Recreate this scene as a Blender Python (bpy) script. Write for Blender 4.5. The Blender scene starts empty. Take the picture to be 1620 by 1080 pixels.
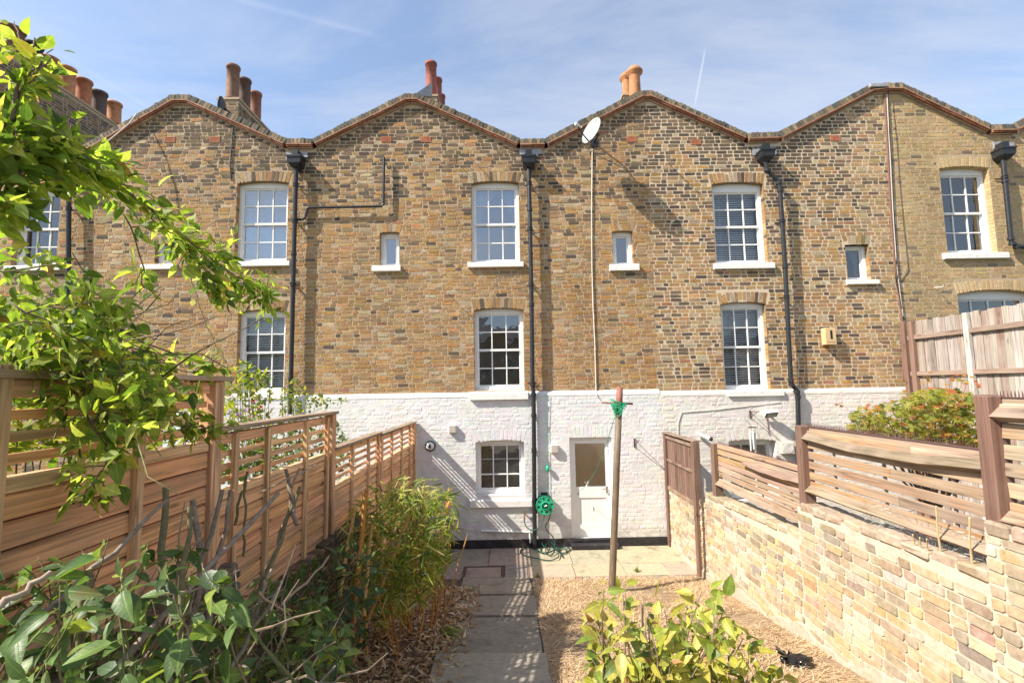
import bpy, math, random
import numpy as np
from mathutils import Matrix, Vector, Euler
rnd = random.Random(7)
nrs = np.random.RandomState(11)
R = math.radians
sc = bpy.context.scene
col = sc.collection

# ------------------------------------------------------------------ camera
MD = 0.0005          # depth of the pointing behind the brick line
HC = 2.98            # eye height above the patio
D = 9.40             # distance to the rear facades
FPX = 765.0          # focal length in pixels of the 1620 px wide photograph
cam_d = bpy.data.cameras.new('camera'); cam = bpy.data.objects.new('camera', cam_d); col.objects.link(cam)
cam_d.sensor_width = 36; cam_d.lens = FPX / 1620 * 36
cam_d.clip_start = 0.05; cam_d.clip_end = 400
CR = Matrix.Rotation(R(-0.39), 3, 'Z') @ Matrix.Rotation(R(90 + 5.38), 3, 'X') @ Matrix.Rotation(R(-0.95), 3, 'Z')
cam.matrix_world = Matrix.Translation((0, 0, HC)) @ CR.to_4x4()
sc.camera = cam

# ------------------------------------------------------------------ sky and sun
SUN = Vector((1.0, 0.43, -1.04)).normalized()      # direction the light travels
to_sun = -SUN
sun_el = math.asin(to_sun.z); sun_rot = math.atan2(to_sun.x, to_sun.y)
W = bpy.data.worlds.new('World'); sc.world = W; W.use_nodes = True
wn, wl = W.node_tree.nodes, W.node_tree.links
wn.clear()
def NN(t, **k):
    n = wn.new(t)
    for a, b in k.items(): setattr(n, a, b)
    return n
wout = NN('ShaderNodeOutputWorld'); wbg = NN('ShaderNodeBackground'); wbg.inputs[1].default_value = 0.125
sky = NN('ShaderNodeTexSky', sky_type='NISHITA'); sky.sun_disc = False
sky.sun_elevation = sun_el; sky.sun_rotation = sun_rot; sky.air_density = 1.0; sky.dust_density = 0.6; sky.ozone_density = 1.6
tc = NN('ShaderNodeTexCoord')
sep = NN('ShaderNodeSeparateXYZ'); wl.new(tc.outputs['Generated'], sep.inputs[0])
zc = NN('ShaderNodeMath', operation='MAXIMUM'); zc.inputs[1].default_value = 0.08; wl.new(sep.outputs[2], zc.inputs[0])
dx = NN('ShaderNodeMath', operation='DIVIDE'); wl.new(sep.outputs[0], dx.inputs[0]); wl.new(zc.outputs[0], dx.inputs[1])
dy = NN('ShaderNodeMath', operation='DIVIDE'); wl.new(sep.outputs[1], dy.inputs[0]); wl.new(zc.outputs[0], dy.inputs[1])
cmb = NN('ShaderNodeCombineXYZ'); wl.new(dx.outputs[0], cmb.inputs[0]); wl.new(dy.outputs[0], cmb.inputs[1])
mp = NN('ShaderNodeMapping'); mp.inputs['Rotation'].default_value = (0, 0, R(25)); mp.inputs['Scale'].default_value = (0.5, 1.3, 1); mp.inputs['Location'].default_value = (2.1, .35, 0)
wl.new(cmb.outputs[0], mp.inputs[0])
nz = NN('ShaderNodeTexNoise'); nz.inputs['Scale'].default_value = 0.9; nz.inputs['Detail'].default_value = 9; nz.inputs['Roughness'].default_value = 0.62; nz.inputs['Distortion'].default_value = 0.6
wl.new(mp.outputs[0], nz.inputs['Vector'])
rp = NN('ShaderNodeValToRGB'); rp.color_ramp.elements[0].position = 0.38; rp.color_ramp.elements[1].position = 0.78
rp.color_ramp.elements[0].color = (0, 0, 0, 1); rp.color_ramp.elements[1].color = (0.85, 0.85, 0.85, 1)
wl.new(nz.outputs[0], rp.inputs[0])
base_haze = NN('ShaderNodeMath', operation='ADD'); base_haze.inputs[1].default_value = 0.12; wl.new(rp.outputs[0], base_haze.inputs[0])
mx = NN('ShaderNodeMix', data_type='RGBA'); wl.new(base_haze.outputs[0], mx.inputs[0]); wl.new(sky.outputs[0], mx.inputs[6])
mx.inputs[7].default_value = (3.3, 3.45, 3.8, 1)
last = mx
def pray(px, py):
    return (CR @ Vector(((px - 810) / FPX, -(py - 540) / FPX, -1.0)))
def contrail(a, b, width, amt):
    global last
    A = pray(*a).normalized(); B = pray(*b).normalized(); n = A.cross(B).normalized(); M = (A + B).normalized()
    half = math.acos(max(-1, min(1, A.dot(M))))
    d1 = NN('ShaderNodeVectorMath', operation='DOT_PRODUCT'); d1.inputs[1].default_value = n; wl.new(tc.outputs['Generated'], d1.inputs[0])
    ab = NN('ShaderNodeMath', operation='ABSOLUTE'); wl.new(d1.outputs['Value'], ab.inputs[0])
    m1 = NN('ShaderNodeMapRange', interpolation_type='SMOOTHSTEP'); wl.new(ab.outputs[0], m1.inputs[0])
    for i, v in ((1, 0), (2, width), (3, amt), (4, 0)): m1.inputs[i].default_value = v
    d2 = NN('ShaderNodeVectorMath', operation='DOT_PRODUCT'); d2.inputs[1].default_value = M; wl.new(tc.outputs['Generated'], d2.inputs[0])
    m2 = NN('ShaderNodeMapRange', interpolation_type='SMOOTHSTEP'); wl.new(d2.outputs['Value'], m2.inputs[0])
    for i, v in ((1, math.cos(half * 1.1)), (2, math.cos(half * .6)), (3, 0), (4, 1)): m2.inputs[i].default_value = v
    mu = NN('ShaderNodeMath', operation='MULTIPLY'); wl.new(m1.outputs[0], mu.inputs[0]); wl.new(m2.outputs[0], mu.inputs[1])
    mm = NN('ShaderNodeMix', data_type='RGBA'); wl.new(mu.outputs[0], mm.inputs[0]); wl.new(last.outputs[2], mm.inputs[6]); mm.inputs[7].default_value = (4.8, 4.9, 5.1, 1)
    last = mm
contrail((1116, 76), (1099, 168), 0.0028, 0.30)
contrail((340, -10), (600, 58), 0.008, 0.08)
contrail((85, 80), (260, 185), 0.005, 0.06)
wl.new(last.outputs[2], wbg.inputs[0]); wl.new(wbg.outputs[0], wout.inputs[0])

sl = bpy.data.lights.new('sun', 'SUN'); sl.energy = 4.5; sl.angle = R(0.53); sl.color = (1.0, 0.93, 0.82)
so = bpy.data.objects.new('sun', sl); col.objects.link(so); so.rotation_euler = SUN.to_track_quat('-Z', 'Y').to_euler(); so.location = (-20, -8, 22)
sc.view_settings.view_transform = 'Standard'; sc.view_settings.look = 'None'
sc.view_settings.exposure = 1.03; sc.view_settings.gamma = 1.0
sc.cycles.max_bounces = 8; sc.cycles.transparent_max_bounces = 16

# ------------------------------------------------------------------ pixel -> world helpers (design coordinates on real planes)
C0 = Vector((0, 0, HC))
def PY(px, py, Y=D):
    r = pray(px, py); return C0 + r * (Y / r.y)
def PX(px, py, X):
    r = pray(px, py); return C0 + r * (X / r.x)
def PZ(px, py, Z=0.0):
    r = pray(px, py); return C0 + r * ((Z - HC) / r.z)
SLOPE = 0.150; YP = 7.78
def gz(y):
    return 0.0 if y >= YP else SLOPE * (YP - max(y, -2.0))
def PG(px, py):
    r = pray(px, py)
    t = (HC) / -r.z
    if r.y * t >= YP: return C0 + r * t
    t = (HC - SLOPE * YP) / (-r.z - SLOPE * r.y)
    return C0 + r * t
def proj(p):
    q = CR.transposed() @ (Vector(p) - C0)
    if q.z > -0.05: return None
    return (810 + FPX * q.x / -q.z, 540 - FPX * q.y / -q.z)

# ------------------------------------------------------------------ materials
def mat(name):
    m = bpy.data.materials.new(name); m.use_nodes = True; m.node_tree.nodes.clear()
    return m, m.node_tree.nodes, m.node_tree.links
def surf(name, base=None, attr=False, rough=0.85, nscale=(20, 20, 20), namt=0.35, bump=0.3, bdist=0.004, metallic=0.0, spec=0.4,
         blot=None, blot_col=None, blot_scale=3.0, blot_lo=.55, blot_hi=.7, fine=None, ndet=6, macro=0, foot=None):
    m, n, l = mat(name)
    o = n.new('ShaderNodeOutputMaterial'); p = n.new('ShaderNodeBsdfPrincipled'); l.new(p.outputs[0], o.inputs[0])
    p.inputs['Roughness'].default_value = rough; p.inputs['Metallic'].default_value = metallic; p.inputs['Specular IOR Level'].default_value = spec
    g = n.new('ShaderNodeNewGeometry'); mpn = n.new('ShaderNodeMapping'); mpn.inputs['Scale'].default_value = nscale; l.new(g.outputs['Position'], mpn.inputs[0])
    nz = n.new('ShaderNodeTexNoise'); nz.inputs['Scale'].default_value = 1.0; nz.inputs['Detail'].default_value = ndet; nz.inputs['Roughness'].default_value = 0.6; l.new(mpn.outputs[0], nz.inputs['Vector'])
    mr = n.new('ShaderNodeMapRange'); l.new(nz.outputs[0], mr.inputs[0])
    for i, v in ((1, .25), (2, .75), (3, 1 - namt), (4, 1 + namt)): mr.inputs[i].default_value = v
    if attr:
        a = n.new('ShaderNodeAttribute'); a.attribute_name = 'Col'; src = a.outputs['Color']
    else:
        rg = n.new('ShaderNodeRGB'); rg.outputs[0].default_value = (*base, 1); src = rg.outputs[0]
    vm = n.new('ShaderNodeVectorMath'); vm.operation = 'SCALE'; l.new(src, vm.inputs[0]); l.new(mr.outputs[0], vm.inputs['Scale'])
    out = vm.outputs[0]
    if macro:
        mz = n.new('ShaderNodeTexNoise'); mz.inputs['Scale'].default_value = 1.0; mz.inputs['Detail'].default_value = 5; mm_ = n.new('ShaderNodeMapping'); mm_.inputs['Scale'].default_value = (1.6, 1.6, .55); l.new(g.outputs['Position'], mm_.inputs[0]); l.new(mm_.outputs[0], mz.inputs['Vector'])
        mr2 = n.new('ShaderNodeMapRange'); l.new(mz.outputs[0], mr2.inputs[0])
        for i, v in ((1, .3), (2, .7), (3, 1 - macro), (4, 1 + macro)): mr2.inputs[i].default_value = v
        v3 = n.new('ShaderNodeVectorMath'); v3.operation = 'SCALE'; l.new(out, v3.inputs[0]); l.new(mr2.outputs[0], v3.inputs['Scale']); out = v3.outputs[0]
    if foot:
        sz = n.new('ShaderNodeSeparateXYZ'); l.new(g.outputs['Position'], sz.inputs[0]); fr_ = n.new('ShaderNodeMapRange'); l.new(sz.outputs[2], fr_.inputs[0])
        for i, v in ((1, .12), (2, foot[0]), (3, foot[1]), (4, 0)): fr_.inputs[i].default_value = v
        fz_ = n.new('ShaderNodeTexNoise'); fz_.inputs['Scale'].default_value = 6; fz_.inputs['Detail'].default_value = 8; l.new(g.outputs['Position'], fz_.inputs['Vector'])
        fm_ = n.new('ShaderNodeMapRange'); l.new(fz_.outputs[0], fm_.inputs[0])
        for i, v in ((1, .38), (2, .66), (3, 0), (4, 1)): fm_.inputs[i].default_value = v
        ml_ = n.new('ShaderNodeMath'); ml_.operation = 'MULTIPLY'; l.new(fr_.outputs[0], ml_.inputs[0]); l.new(fm_.outputs[0], ml_.inputs[1])
        fx_ = n.new('ShaderNodeMix'); fx_.data_type = 'RGBA'; l.new(ml_.outputs[0], fx_.inputs[0]); l.new(out, fx_.inputs[6]); fx_.inputs[7].default_value = (*foot[2], 1); out = fx_.outputs[2]
    if blot_col is not None:
        b = n.new('ShaderNodeTexNoise'); b.inputs['Scale'].default_value = blot_scale; b.inputs['Detail'].default_value = 8; b.inputs['Roughness'].default_value = .65; l.new(g.outputs['Position'], b.inputs['Vector'])
        br = n.new('ShaderNodeMapRange'); l.new(b.outputs[0], br.inputs[0])
        for i, v in ((1, blot_lo), (2, blot_hi), (3, 0), (4, blot or .7)): br.inputs[i].default_value = v
        mi = n.new('ShaderNodeMix'); mi.data_type = 'RGBA'; l.new(br.outputs[0], mi.inputs[0]); l.new(out, mi.inputs[6]); mi.inputs[7].default_value = (*blot_col, 1)
        out = mi.outputs[2]
    l.new(out, p.inputs['Base Color'])
    if bump:
        bp = n.new('ShaderNodeBump'); bp.inputs['Strength'].default_value = bump; bp.inputs['Distance'].default_value = bdist
        if fine:
            fz = n.new('ShaderNodeTexNoise'); fz.inputs['Scale'].default_value = fine; fz.inputs['Detail'].default_value = 5; l.new(g.outputs['Position'], fz.inputs['Vector']); l.new(fz.outputs[0], bp.inputs['Height'])
        else: l.new(nz.outputs[0], bp.inputs['Height'])
        l.new(bp.outputs[0], p.inputs['Normal'])
    return m
def leafmat(name, trans=0.35, rough=0.42, spec=0.4, spots=.6):
    m, n, l = mat(name)
    o = n.new('ShaderNodeOutputMaterial'); p = n.new('ShaderNodeBsdfPrincipled'); t = n.new('ShaderNodeBsdfTranslucent'); x = n.new('ShaderNodeMixShader')
    a = n.new('ShaderNodeAttribute'); a.attribute_name = 'Col'
    g = n.new('ShaderNodeNewGeometry'); nz = n.new('ShaderNodeTexNoise'); nz.inputs['Scale'].default_value = 35; nz.inputs['Detail'].default_value = 4; l.new(g.outputs['Position'], nz.inputs['Vector'])
    mr = n.new('ShaderNodeMapRange'); l.new(nz.outputs[0], mr.inputs[0])
    for i, v in ((1, .3), (2, .7), (3, .75), (4, 1.25)): mr.inputs[i].default_value = v
    vm = n.new('ShaderNodeVectorMath'); vm.operation = 'SCALE'; l.new(a.outputs['Color'], vm.inputs[0]); l.new(mr.outputs[0], vm.inputs['Scale'])
    la = n.new('ShaderNodeAttribute'); la.attribute_name = 'LUV'; ls = n.new('ShaderNodeSeparateXYZ'); l.new(la.outputs['Vector'], ls.inputs[0])
    def mth(op, a_, b_=None):
        k = n.new('ShaderNodeMath'); k.operation = op
        for i_, q_ in ((0, a_), (1, b_)):
            if q_ is None: continue
            if isinstance(q_, (int, float)): k.inputs[i_].default_value = q_
            else: l.new(q_, k.inputs[i_])
        return k.outputs[0]
    av = mth('ABSOLUTE', ls.outputs[1]); mid = n.new('ShaderNodeMapRange'); l.new(av, mid.inputs[0])
    for i, v in ((1, .012), (2, .03), (3, 1), (4, 0)): mid.inputs[i].default_value = v
    sv = mth('SINE', mth('MULTIPLY', mth('SUBTRACT', ls.outputs[0], mth('MULTIPLY', av, .9)), 46.0)); sv = mth('POWER', mth('MAXIMUM', sv, 0.0), 6.0); sv = mth('MULTIPLY', sv, .35)
    vein = mth('MULTIPLY', mth('MAXIMUM', mid.outputs[0], sv), .55)
    vs_ = n.new('ShaderNodeMix'); vs_.data_type = 'RGBA'; l.new(vein, vs_.inputs[0]); l.new(vm.outputs[0], vs_.inputs[6]); vb = n.new('ShaderNodeVectorMath'); vb.operation = 'MULTIPLY'; l.new(vm.outputs[0], vb.inputs[0]); vb.inputs[1].default_value = (1.9, 1.75, 1.6); l.new(vb.outputs[0], vs_.inputs[7])
    bz = n.new('ShaderNodeTexNoise'); bz.inputs['Scale'].default_value = 9; bz.inputs['Detail'].default_value = 6; l.new(g.outputs['Position'], bz.inputs['Vector']); bzr = n.new('ShaderNodeMapRange'); l.new(bz.outputs[0], bzr.inputs[0])
    for i, v in ((1, .62), (2, .72), (3, 0), (4, spots)): bzr.inputs[i].default_value = v
    sp_ = n.new('ShaderNodeMix'); sp_.data_type = 'RGBA'; l.new(bzr.outputs[0], sp_.inputs[0]); l.new(vs_.outputs[2], sp_.inputs[6]); sp_.inputs[7].default_value = (.22, .13, .045, 1)
    bpn = n.new('ShaderNodeBump'); bpn.inputs['Strength'].default_value = .35; bpn.inputs['Distance'].default_value = .003; l.new(mth('ADD', vein, nz.outputs[0]), bpn.inputs['Height']); l.new(bpn.outputs[0], p.inputs['Normal'])
    class _o: outputs = [sp_.outputs[2]]
    vm = _o
    v2 = n.new('ShaderNodeVectorMath'); v2.operation = 'MULTIPLY'; l.new(vm.outputs[0], v2.inputs[0]); v2.inputs[1].default_value = (2.0, 2.0, 0.9)
    l.new(vm.outputs[0], p.inputs['Base Color']); l.new(v2.outputs[0], t.inputs['Color'])
    p.inputs['Roughness'].default_value = rough; p.inputs['Specular IOR Level'].default_value = spec
    x.inputs[0].default_value = trans; l.new(p.outputs[0], x.inputs[1]); l.new(t.outputs[0], x.inputs[2]); l.new(x.outputs[0], o.inputs[0])
    return m
def glassmat(name, fac=0.16, tint=(.85, .9, .88), rough=0.0):
    m, n, l = mat(name)
    o = n.new('ShaderNodeOutputMaterial'); t = n.new('ShaderNodeBsdfTransparent'); t.inputs[0].default_value = (*tint, 1)
    g = n.new('ShaderNodeBsdfGlossy'); g.inputs['Roughness'].default_value = rough; g.inputs[0].default_value = (.95, .97, 1, 1); x = n.new('ShaderNodeMixShader')
    lw = n.new('ShaderNodeLayerWeight'); lw.inputs[0].default_value = 0.3
    mr = n.new('ShaderNodeMapRange'); l.new(lw.outputs['Fresnel'], mr.inputs[0])
    for i, v in ((1, 0), (2, 1), (3, fac), (4, 1)): mr.inputs[i].default_value = v
    geo = n.new('ShaderNodeNewGeometry'); nz = n.new('ShaderNodeTexNoise'); nz.inputs['Scale'].default_value = 4; l.new(geo.outputs['Position'], nz.inputs['Vector'])
    bp = n.new('ShaderNodeBump'); bp.inputs['Strength'].default_value = .25; bp.inputs['Distance'].default_value = .01; l.new(nz.outputs[0], bp.inputs['Height']); l.new(bp.outputs[0], g.inputs['Normal'])
    l.new(mr.outputs[0], x.inputs[0]); l.new(t.outputs[0], x.inputs[1]); l.new(g.outputs[0], x.inputs[2]); l.new(x.outputs[0], o.inputs[0])
    return m
def woodmat(name, axis, namt=.55, rough=.8, grey=0.0, greycol=(.3, .27, .25), ring=34, bump=.35):
    m, n, l = mat(name)
    o = n.new('ShaderNodeOutputMaterial'); p = n.new('ShaderNodeBsdfPrincipled'); l.new(p.outputs[0], o.inputs[0])
    a = n.new('ShaderNodeAttribute'); a.attribute_name = 'Col'; a2 = n.new('ShaderNodeAttribute'); a2.attribute_name = 'Seed'
    g = n.new('ShaderNodeNewGeometry'); ad = n.new('ShaderNodeVectorMath'); ad.operation = 'ADD'; l.new(g.outputs['Position'], ad.inputs[0]); l.new(a2.outputs['Vector'], ad.inputs[1])
    s = {'X': (1.1, ring, ring), 'Y': (ring, 1.1, ring), 'Z': (ring, ring, 1.1)}[axis]
    mpn = n.new('ShaderNodeMapping'); mpn.inputs['Scale'].default_value = s; l.new(ad.outputs[0], mpn.inputs[0])
    nz = n.new('ShaderNodeTexNoise'); nz.inputs['Scale'].default_value = 1.0; nz.inputs['Detail'].default_value = 5; nz.inputs['Distortion'].default_value = 1.4; l.new(mpn.outputs[0], nz.inputs['Vector'])
    mr = n.new('ShaderNodeMapRange'); l.new(nz.outputs[0], mr.inputs[0])
    for i, v in ((1, .32), (2, .68), (3, 1 - namt), (4, 1 + namt)): mr.inputs[i].default_value = v
    vm = n.new('ShaderNodeVectorMath'); vm.operation = 'SCALE'; l.new(a.outputs['Color'], vm.inputs[0]); l.new(mr.outputs[0], vm.inputs['Scale'])
    b = n.new('ShaderNodeTexNoise'); b.inputs['Scale'].default_value = 3.0; b.inputs['Detail'].default_value = 6; l.new(ad.outputs[0], b.inputs['Vector'])
    br = n.new('ShaderNodeMapRange'); l.new(b.outputs[0], br.inputs[0])
    for i, v in ((1, .42), (2, .66), (3, 0), (4, grey)): br.inputs[i].default_value = v
    mi = n.new('ShaderNodeMix'); mi.data_type = 'RGBA'; l.new(br.outputs[0], mi.inputs[0]); l.new(vm.outputs[0], mi.inputs[6]); mi.inputs[7].default_value = (*greycol, 1)
    # knots
    vo = n.new('ShaderNodeTexVoronoi'); vo.inputs['Scale'].default_value = 1.0
    ks = {'X': (2.2, 9, 9), 'Y': (9, 2.2, 9), 'Z': (9, 9, 2.2)}[axis]
    kmp = n.new('ShaderNodeMapping'); kmp.inputs['Scale'].default_value = ks; l.new(ad.outputs[0], kmp.inputs[0]); l.new(kmp.outputs[0], vo.inputs['Vector'])
    kr = n.new('ShaderNodeMapRange'); l.new(vo.outputs['Distance'], kr.inputs[0])
    for i, v in ((1, .05), (2, .16), (3, .75), (4, 0)): kr.inputs[i].default_value = v
    mk = n.new('ShaderNodeMix'); mk.data_type = 'RGBA'; l.new(kr.outputs[0], mk.inputs[0]); l.new(mi.outputs[2], mk.inputs[6]); mk.inputs[7].default_value = (.05, .025, .012, 1)
    l.new(mk.outputs[2], p.inputs['Base Color']); p.inputs['Roughness'].default_value = rough; p.inputs['Specular IOR Level'].default_value = .3
    bp = n.new('ShaderNodeBump'); bp.inputs['Strength'].default_value = bump; bp.inputs['Distance'].default_value = .003; l.new(nz.outputs[0], bp.inputs['Height']); l.new(bp.outputs[0], p.inputs['Normal'])
    return m
M = {}
M['brick'] = surf('facade brick', attr=True, nscale=(28, 28, 45), namt=.42, bump=.55, bdist=.006, blot_col=(.10, .08, .065), blot=.5, blot_scale=22, blot_lo=.56, blot_hi=.70, spec=.2, macro=.2)
M['wallbrick'] = surf('garden wall brick', attr=True, nscale=(26, 26, 26), namt=.30, bump=.6, bdist=.006, blot_col=(.52, .45, .36), blot=.6, blot_scale=3.6, blot_lo=.52, blot_hi=.66, spec=.2)
M['oldbrick'] = surf('old mossy brick', attr=True, nscale=(26, 26, 26), namt=.4, bump=.7, bdist=.008, blot_col=(.05, .06, .02), blot=.7, blot_scale=4, blot_lo=.5, blot_hi=.65, spec=.2)
M['mortar'] = surf('lime mortar', (.44, .33, .215), nscale=(60, 60, 60), namt=.28, bump=.5, bdist=.004, blot_col=(.16, .13, .11), blot=.6, blot_scale=5, blot_lo=.55, blot_hi=.75, spec=.2)
M['mortar_white'] = surf('pale repointing mortar', (.57, .46, .33), nscale=(60, 60, 60), namt=.2, bump=.5, bdist=.004, spec=.2)
M['wallmortar'] = surf('garden wall mortar', (.52, .455, .36), nscale=(40, 40, 40), namt=.25, bump=.6, bdist=.006, blot_col=(.3, .25, .19), blot=.7, blot_scale=5, spec=.2)
M['whitepaint'] = surf('white masonry paint', attr=True, nscale=(7, 7, 7), namt=.09, bump=.6, bdist=.008, fine=17, blot_col=(.46, .40, .34), blot=.55, blot_scale=4, blot_lo=.56, blot_hi=.80, rough=.75, spec=.3, macro=.05, foot=(.75, .75, (.36, .31, .24)))
M['bitumen'] = surf('black bitumen paint', (.022, .02, .022), nscale=(12, 12, 12), namt=.5, bump=.4, bdist=.005, rough=.6, blot_col=(.12, .1, .09), blot=.5, blot_scale=7)
M['gloss_white'] = surf('white gloss joinery paint', (.80, .79, .76), nscale=(9, 9, 9), namt=.05, bump=.1, bdist=.002, rough=.4)
M['sill'] = surf('painted stone sill', (.76, .74, .70), nscale=(18, 18, 18), namt=.10, bump=.35, bdist=.003, rough=.7, blot_col=(.4, .37, .33), blot=.5, blot_scale=9)
M['iron'] = surf('black painted iron', (.022, .024, .027), nscale=(30, 30, 30), namt=.3, bump=.1, bdist=.001, rough=.38, blot_col=(.07, .06, .06), blot=.5, blot_scale=14)
M['rust'] = surf('rusty iron', (.10, .055, .035), nscale=(30, 30, 30), namt=.4, bump=.2, bdist=.001, rough=.8)
M['lead'] = surf('lead flashing', (.30, .30, .32), nscale=(14, 14, 14), namt=.25, bump=.2, bdist=.003, rough=.55)
M['terracotta'] = surf('terracotta', attr=True, nscale=(10, 10, 10), namt=.3, bump=.2, bdist=.003, rough=.8, blot_col=(.06, .045, .04), blot=.55, blot_scale=6)
M['slate'] = surf('roof slate', (.10, .10, .115), nscale=(8, 8, 8), namt=.3, bump=.3, bdist=.01)
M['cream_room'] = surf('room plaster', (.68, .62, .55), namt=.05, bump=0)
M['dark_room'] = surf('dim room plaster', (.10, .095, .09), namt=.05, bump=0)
M['blind'] = surf('white blind', (.72, .72, .72), namt=.04, bump=0, rough=.6)
M['curtain'] = surf('pale curtain cloth', (.55, .56, .6), namt=.1, bump=0, rough=.9)
M['glass'] = glassmat('window glass', .12); M['glass_mid'] = glassmat('old window glass', .16, tint=(.75, .8, .8)); M['glass_low'] = glassmat('clean glass', .05, tint=(.96, .98, .97))
M['glass_sky'] = glassmat('upper window glass', .30)
M['glass_dim'] = glassmat('obscured glass', .24, tint=(.6, .56, .50), rough=.10)
M['fence_y'] = woodmat('cedar fence boards', 'Y', grey=.4, greycol=(.45, .29, .17), ring=30, namt=.42)
M['fence_z'] = woodmat('cedar posts', 'Z', grey=.2, greycol=(.36, .25, .18))
M['brown_y'] = woodmat('weathered brown rail', 'Y', grey=.7, greycol=(.32, .25, .19), namt=.45, bump=.6)
M['brown_z'] = woodmat('brown stained post', 'Z', grey=.4, greycol=(.22, .14, .11), namt=.3)
M['grey_z'] = woodmat('weathered fence board', 'Z', grey=.6, greycol=(.36, .31, .275), namt=.45)
M['barkwood'] = surf('cut branch bark', attr=True, nscale=(40, 40, 40), namt=.4, bump=.5, bdist=.003)
M['cane'] = surf('bamboo cane', attr=True, nscale=(20, 20, 60), namt=.25, bump=.1, bdist=.001, rough=.5)
M['leaf'] = leafmat('vine leaf', .48, .5, .22); M['leaf_thick'] = leafmat('glossy shrub leaf', .30, .42, .35); M['leaf_dry'] = leafmat('dry leaf', .15, .8, .1)
M['slab'] = surf('concrete paving slab', attr=True, nscale=(16, 16, 16), namt=.22, bump=.5, bdist=.004, blot_col=(.10, .09, .08), blot=.6, blot_scale=3.0, blot_lo=.52, blot_hi=.72, spec=.2)
M['joint'] = surf('sandy joint', (.10, .085, .065), nscale=(40, 40, 40), namt=.5, bump=.6, bdist=.01)
M['soil'] = surf('dry soil', (.13, .085, .055), nscale=(20, 20, 20), namt=.55, bump=.9, bdist=.03, blot_col=(.24, .17, .11), blot=.7, blot_scale=6)
M['straw_ground'] = surf('parched turf base', (.30, .215, .135), nscale=(22, 22, 22), namt=.45, bump=.9, bdist=.02, blot_col=(.20, .135, .08), blot=.8, blot_scale=2.2, blot_lo=.5, blot_hi=.62)
M['grass_neigh'] = surf('garden ground', (.10, .10, .05), nscale=(8, 8, 8), namt=.5, bump=.6, bdist=.03, blot_col=(.2, .15, .09), blot=.8, blot_scale=1.2)
M['straw'] = leafmat('dry grass blade', .15, .85, .1)
M['green_plastic'] = surf('green plastic', (.03, .40, .21), namt=.08, bump=0, rough=.35)
M['green_dark'] = surf('dark green plastic', (.006, .10, .055), namt=.08, bump=0, rough=.4)
M['hose'] = surf('green garden hose', (.008, .06, .045), namt=.2, bump=0, rough=.4)
M['cord'] = surf('green cord', (.02, .33, .16), namt=.25, bump=.3, bdist=.002, rough=.6)
M['brass'] = surf('brass', (.6, .38, .08), namt=.1, bump=0, metallic=1, rough=.35)
M['steel'] = surf('steel', (.5, .5, .5), namt=.1, bump=0, metallic=1, rough=.35)
M['dish'] = surf('grey dish enamel', (.34, .36, .35), namt=.08, nscale=(8, 8, 8), bump=0, rough=.45)
M['white_plastic'] = surf('white plastic', (.76, .75, .72), namt=.05, bump=0, rough=.4)
M['cream_plastic'] = surf('cream plastic', (.62, .53, .44), namt=.08, bump=0, rough=.5)
M['dark_plastic'] = surf('dark plastic', (.02, .02, .022), namt=.1, bump=0, rough=.4)
M['bag'] = surf('black polythene', (.008, .008, .009), namt=.2, bump=.5, bdist=.01, rough=.18, spec=.7)
M['cable_white'] = surf('pale cable', (.62, .56, .48), namt=.1, bump=0)
M['cable_brown'] = surf('brown cable', (.20, .10, .075), namt=.1, bump=0)
M['boxwood'] = surf('pale nest box wood', (.60, .42, .22), nscale=(30, 30, 4), namt=.15, bump=.1, bdist=.001)
M['polepaint'] = surf('old painted pole', attr=True, nscale=(30, 30, 6), namt=.4, bump=.25, bdist=.002, rough=.6, blot_col=(.11, .09, .05), blot=.7, blot_scale=9)
M['petal'] = leafmat('flower petal', .3, .6)
M['wire'] = surf('galvanised wire', (.42, .46, .44), namt=.1, bump=0, metallic=.6, rough=.5)
M['spike'] = surf('plastic spikes', (.16, .085, .08), namt=.15, bump=0, rough=.6)

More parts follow.
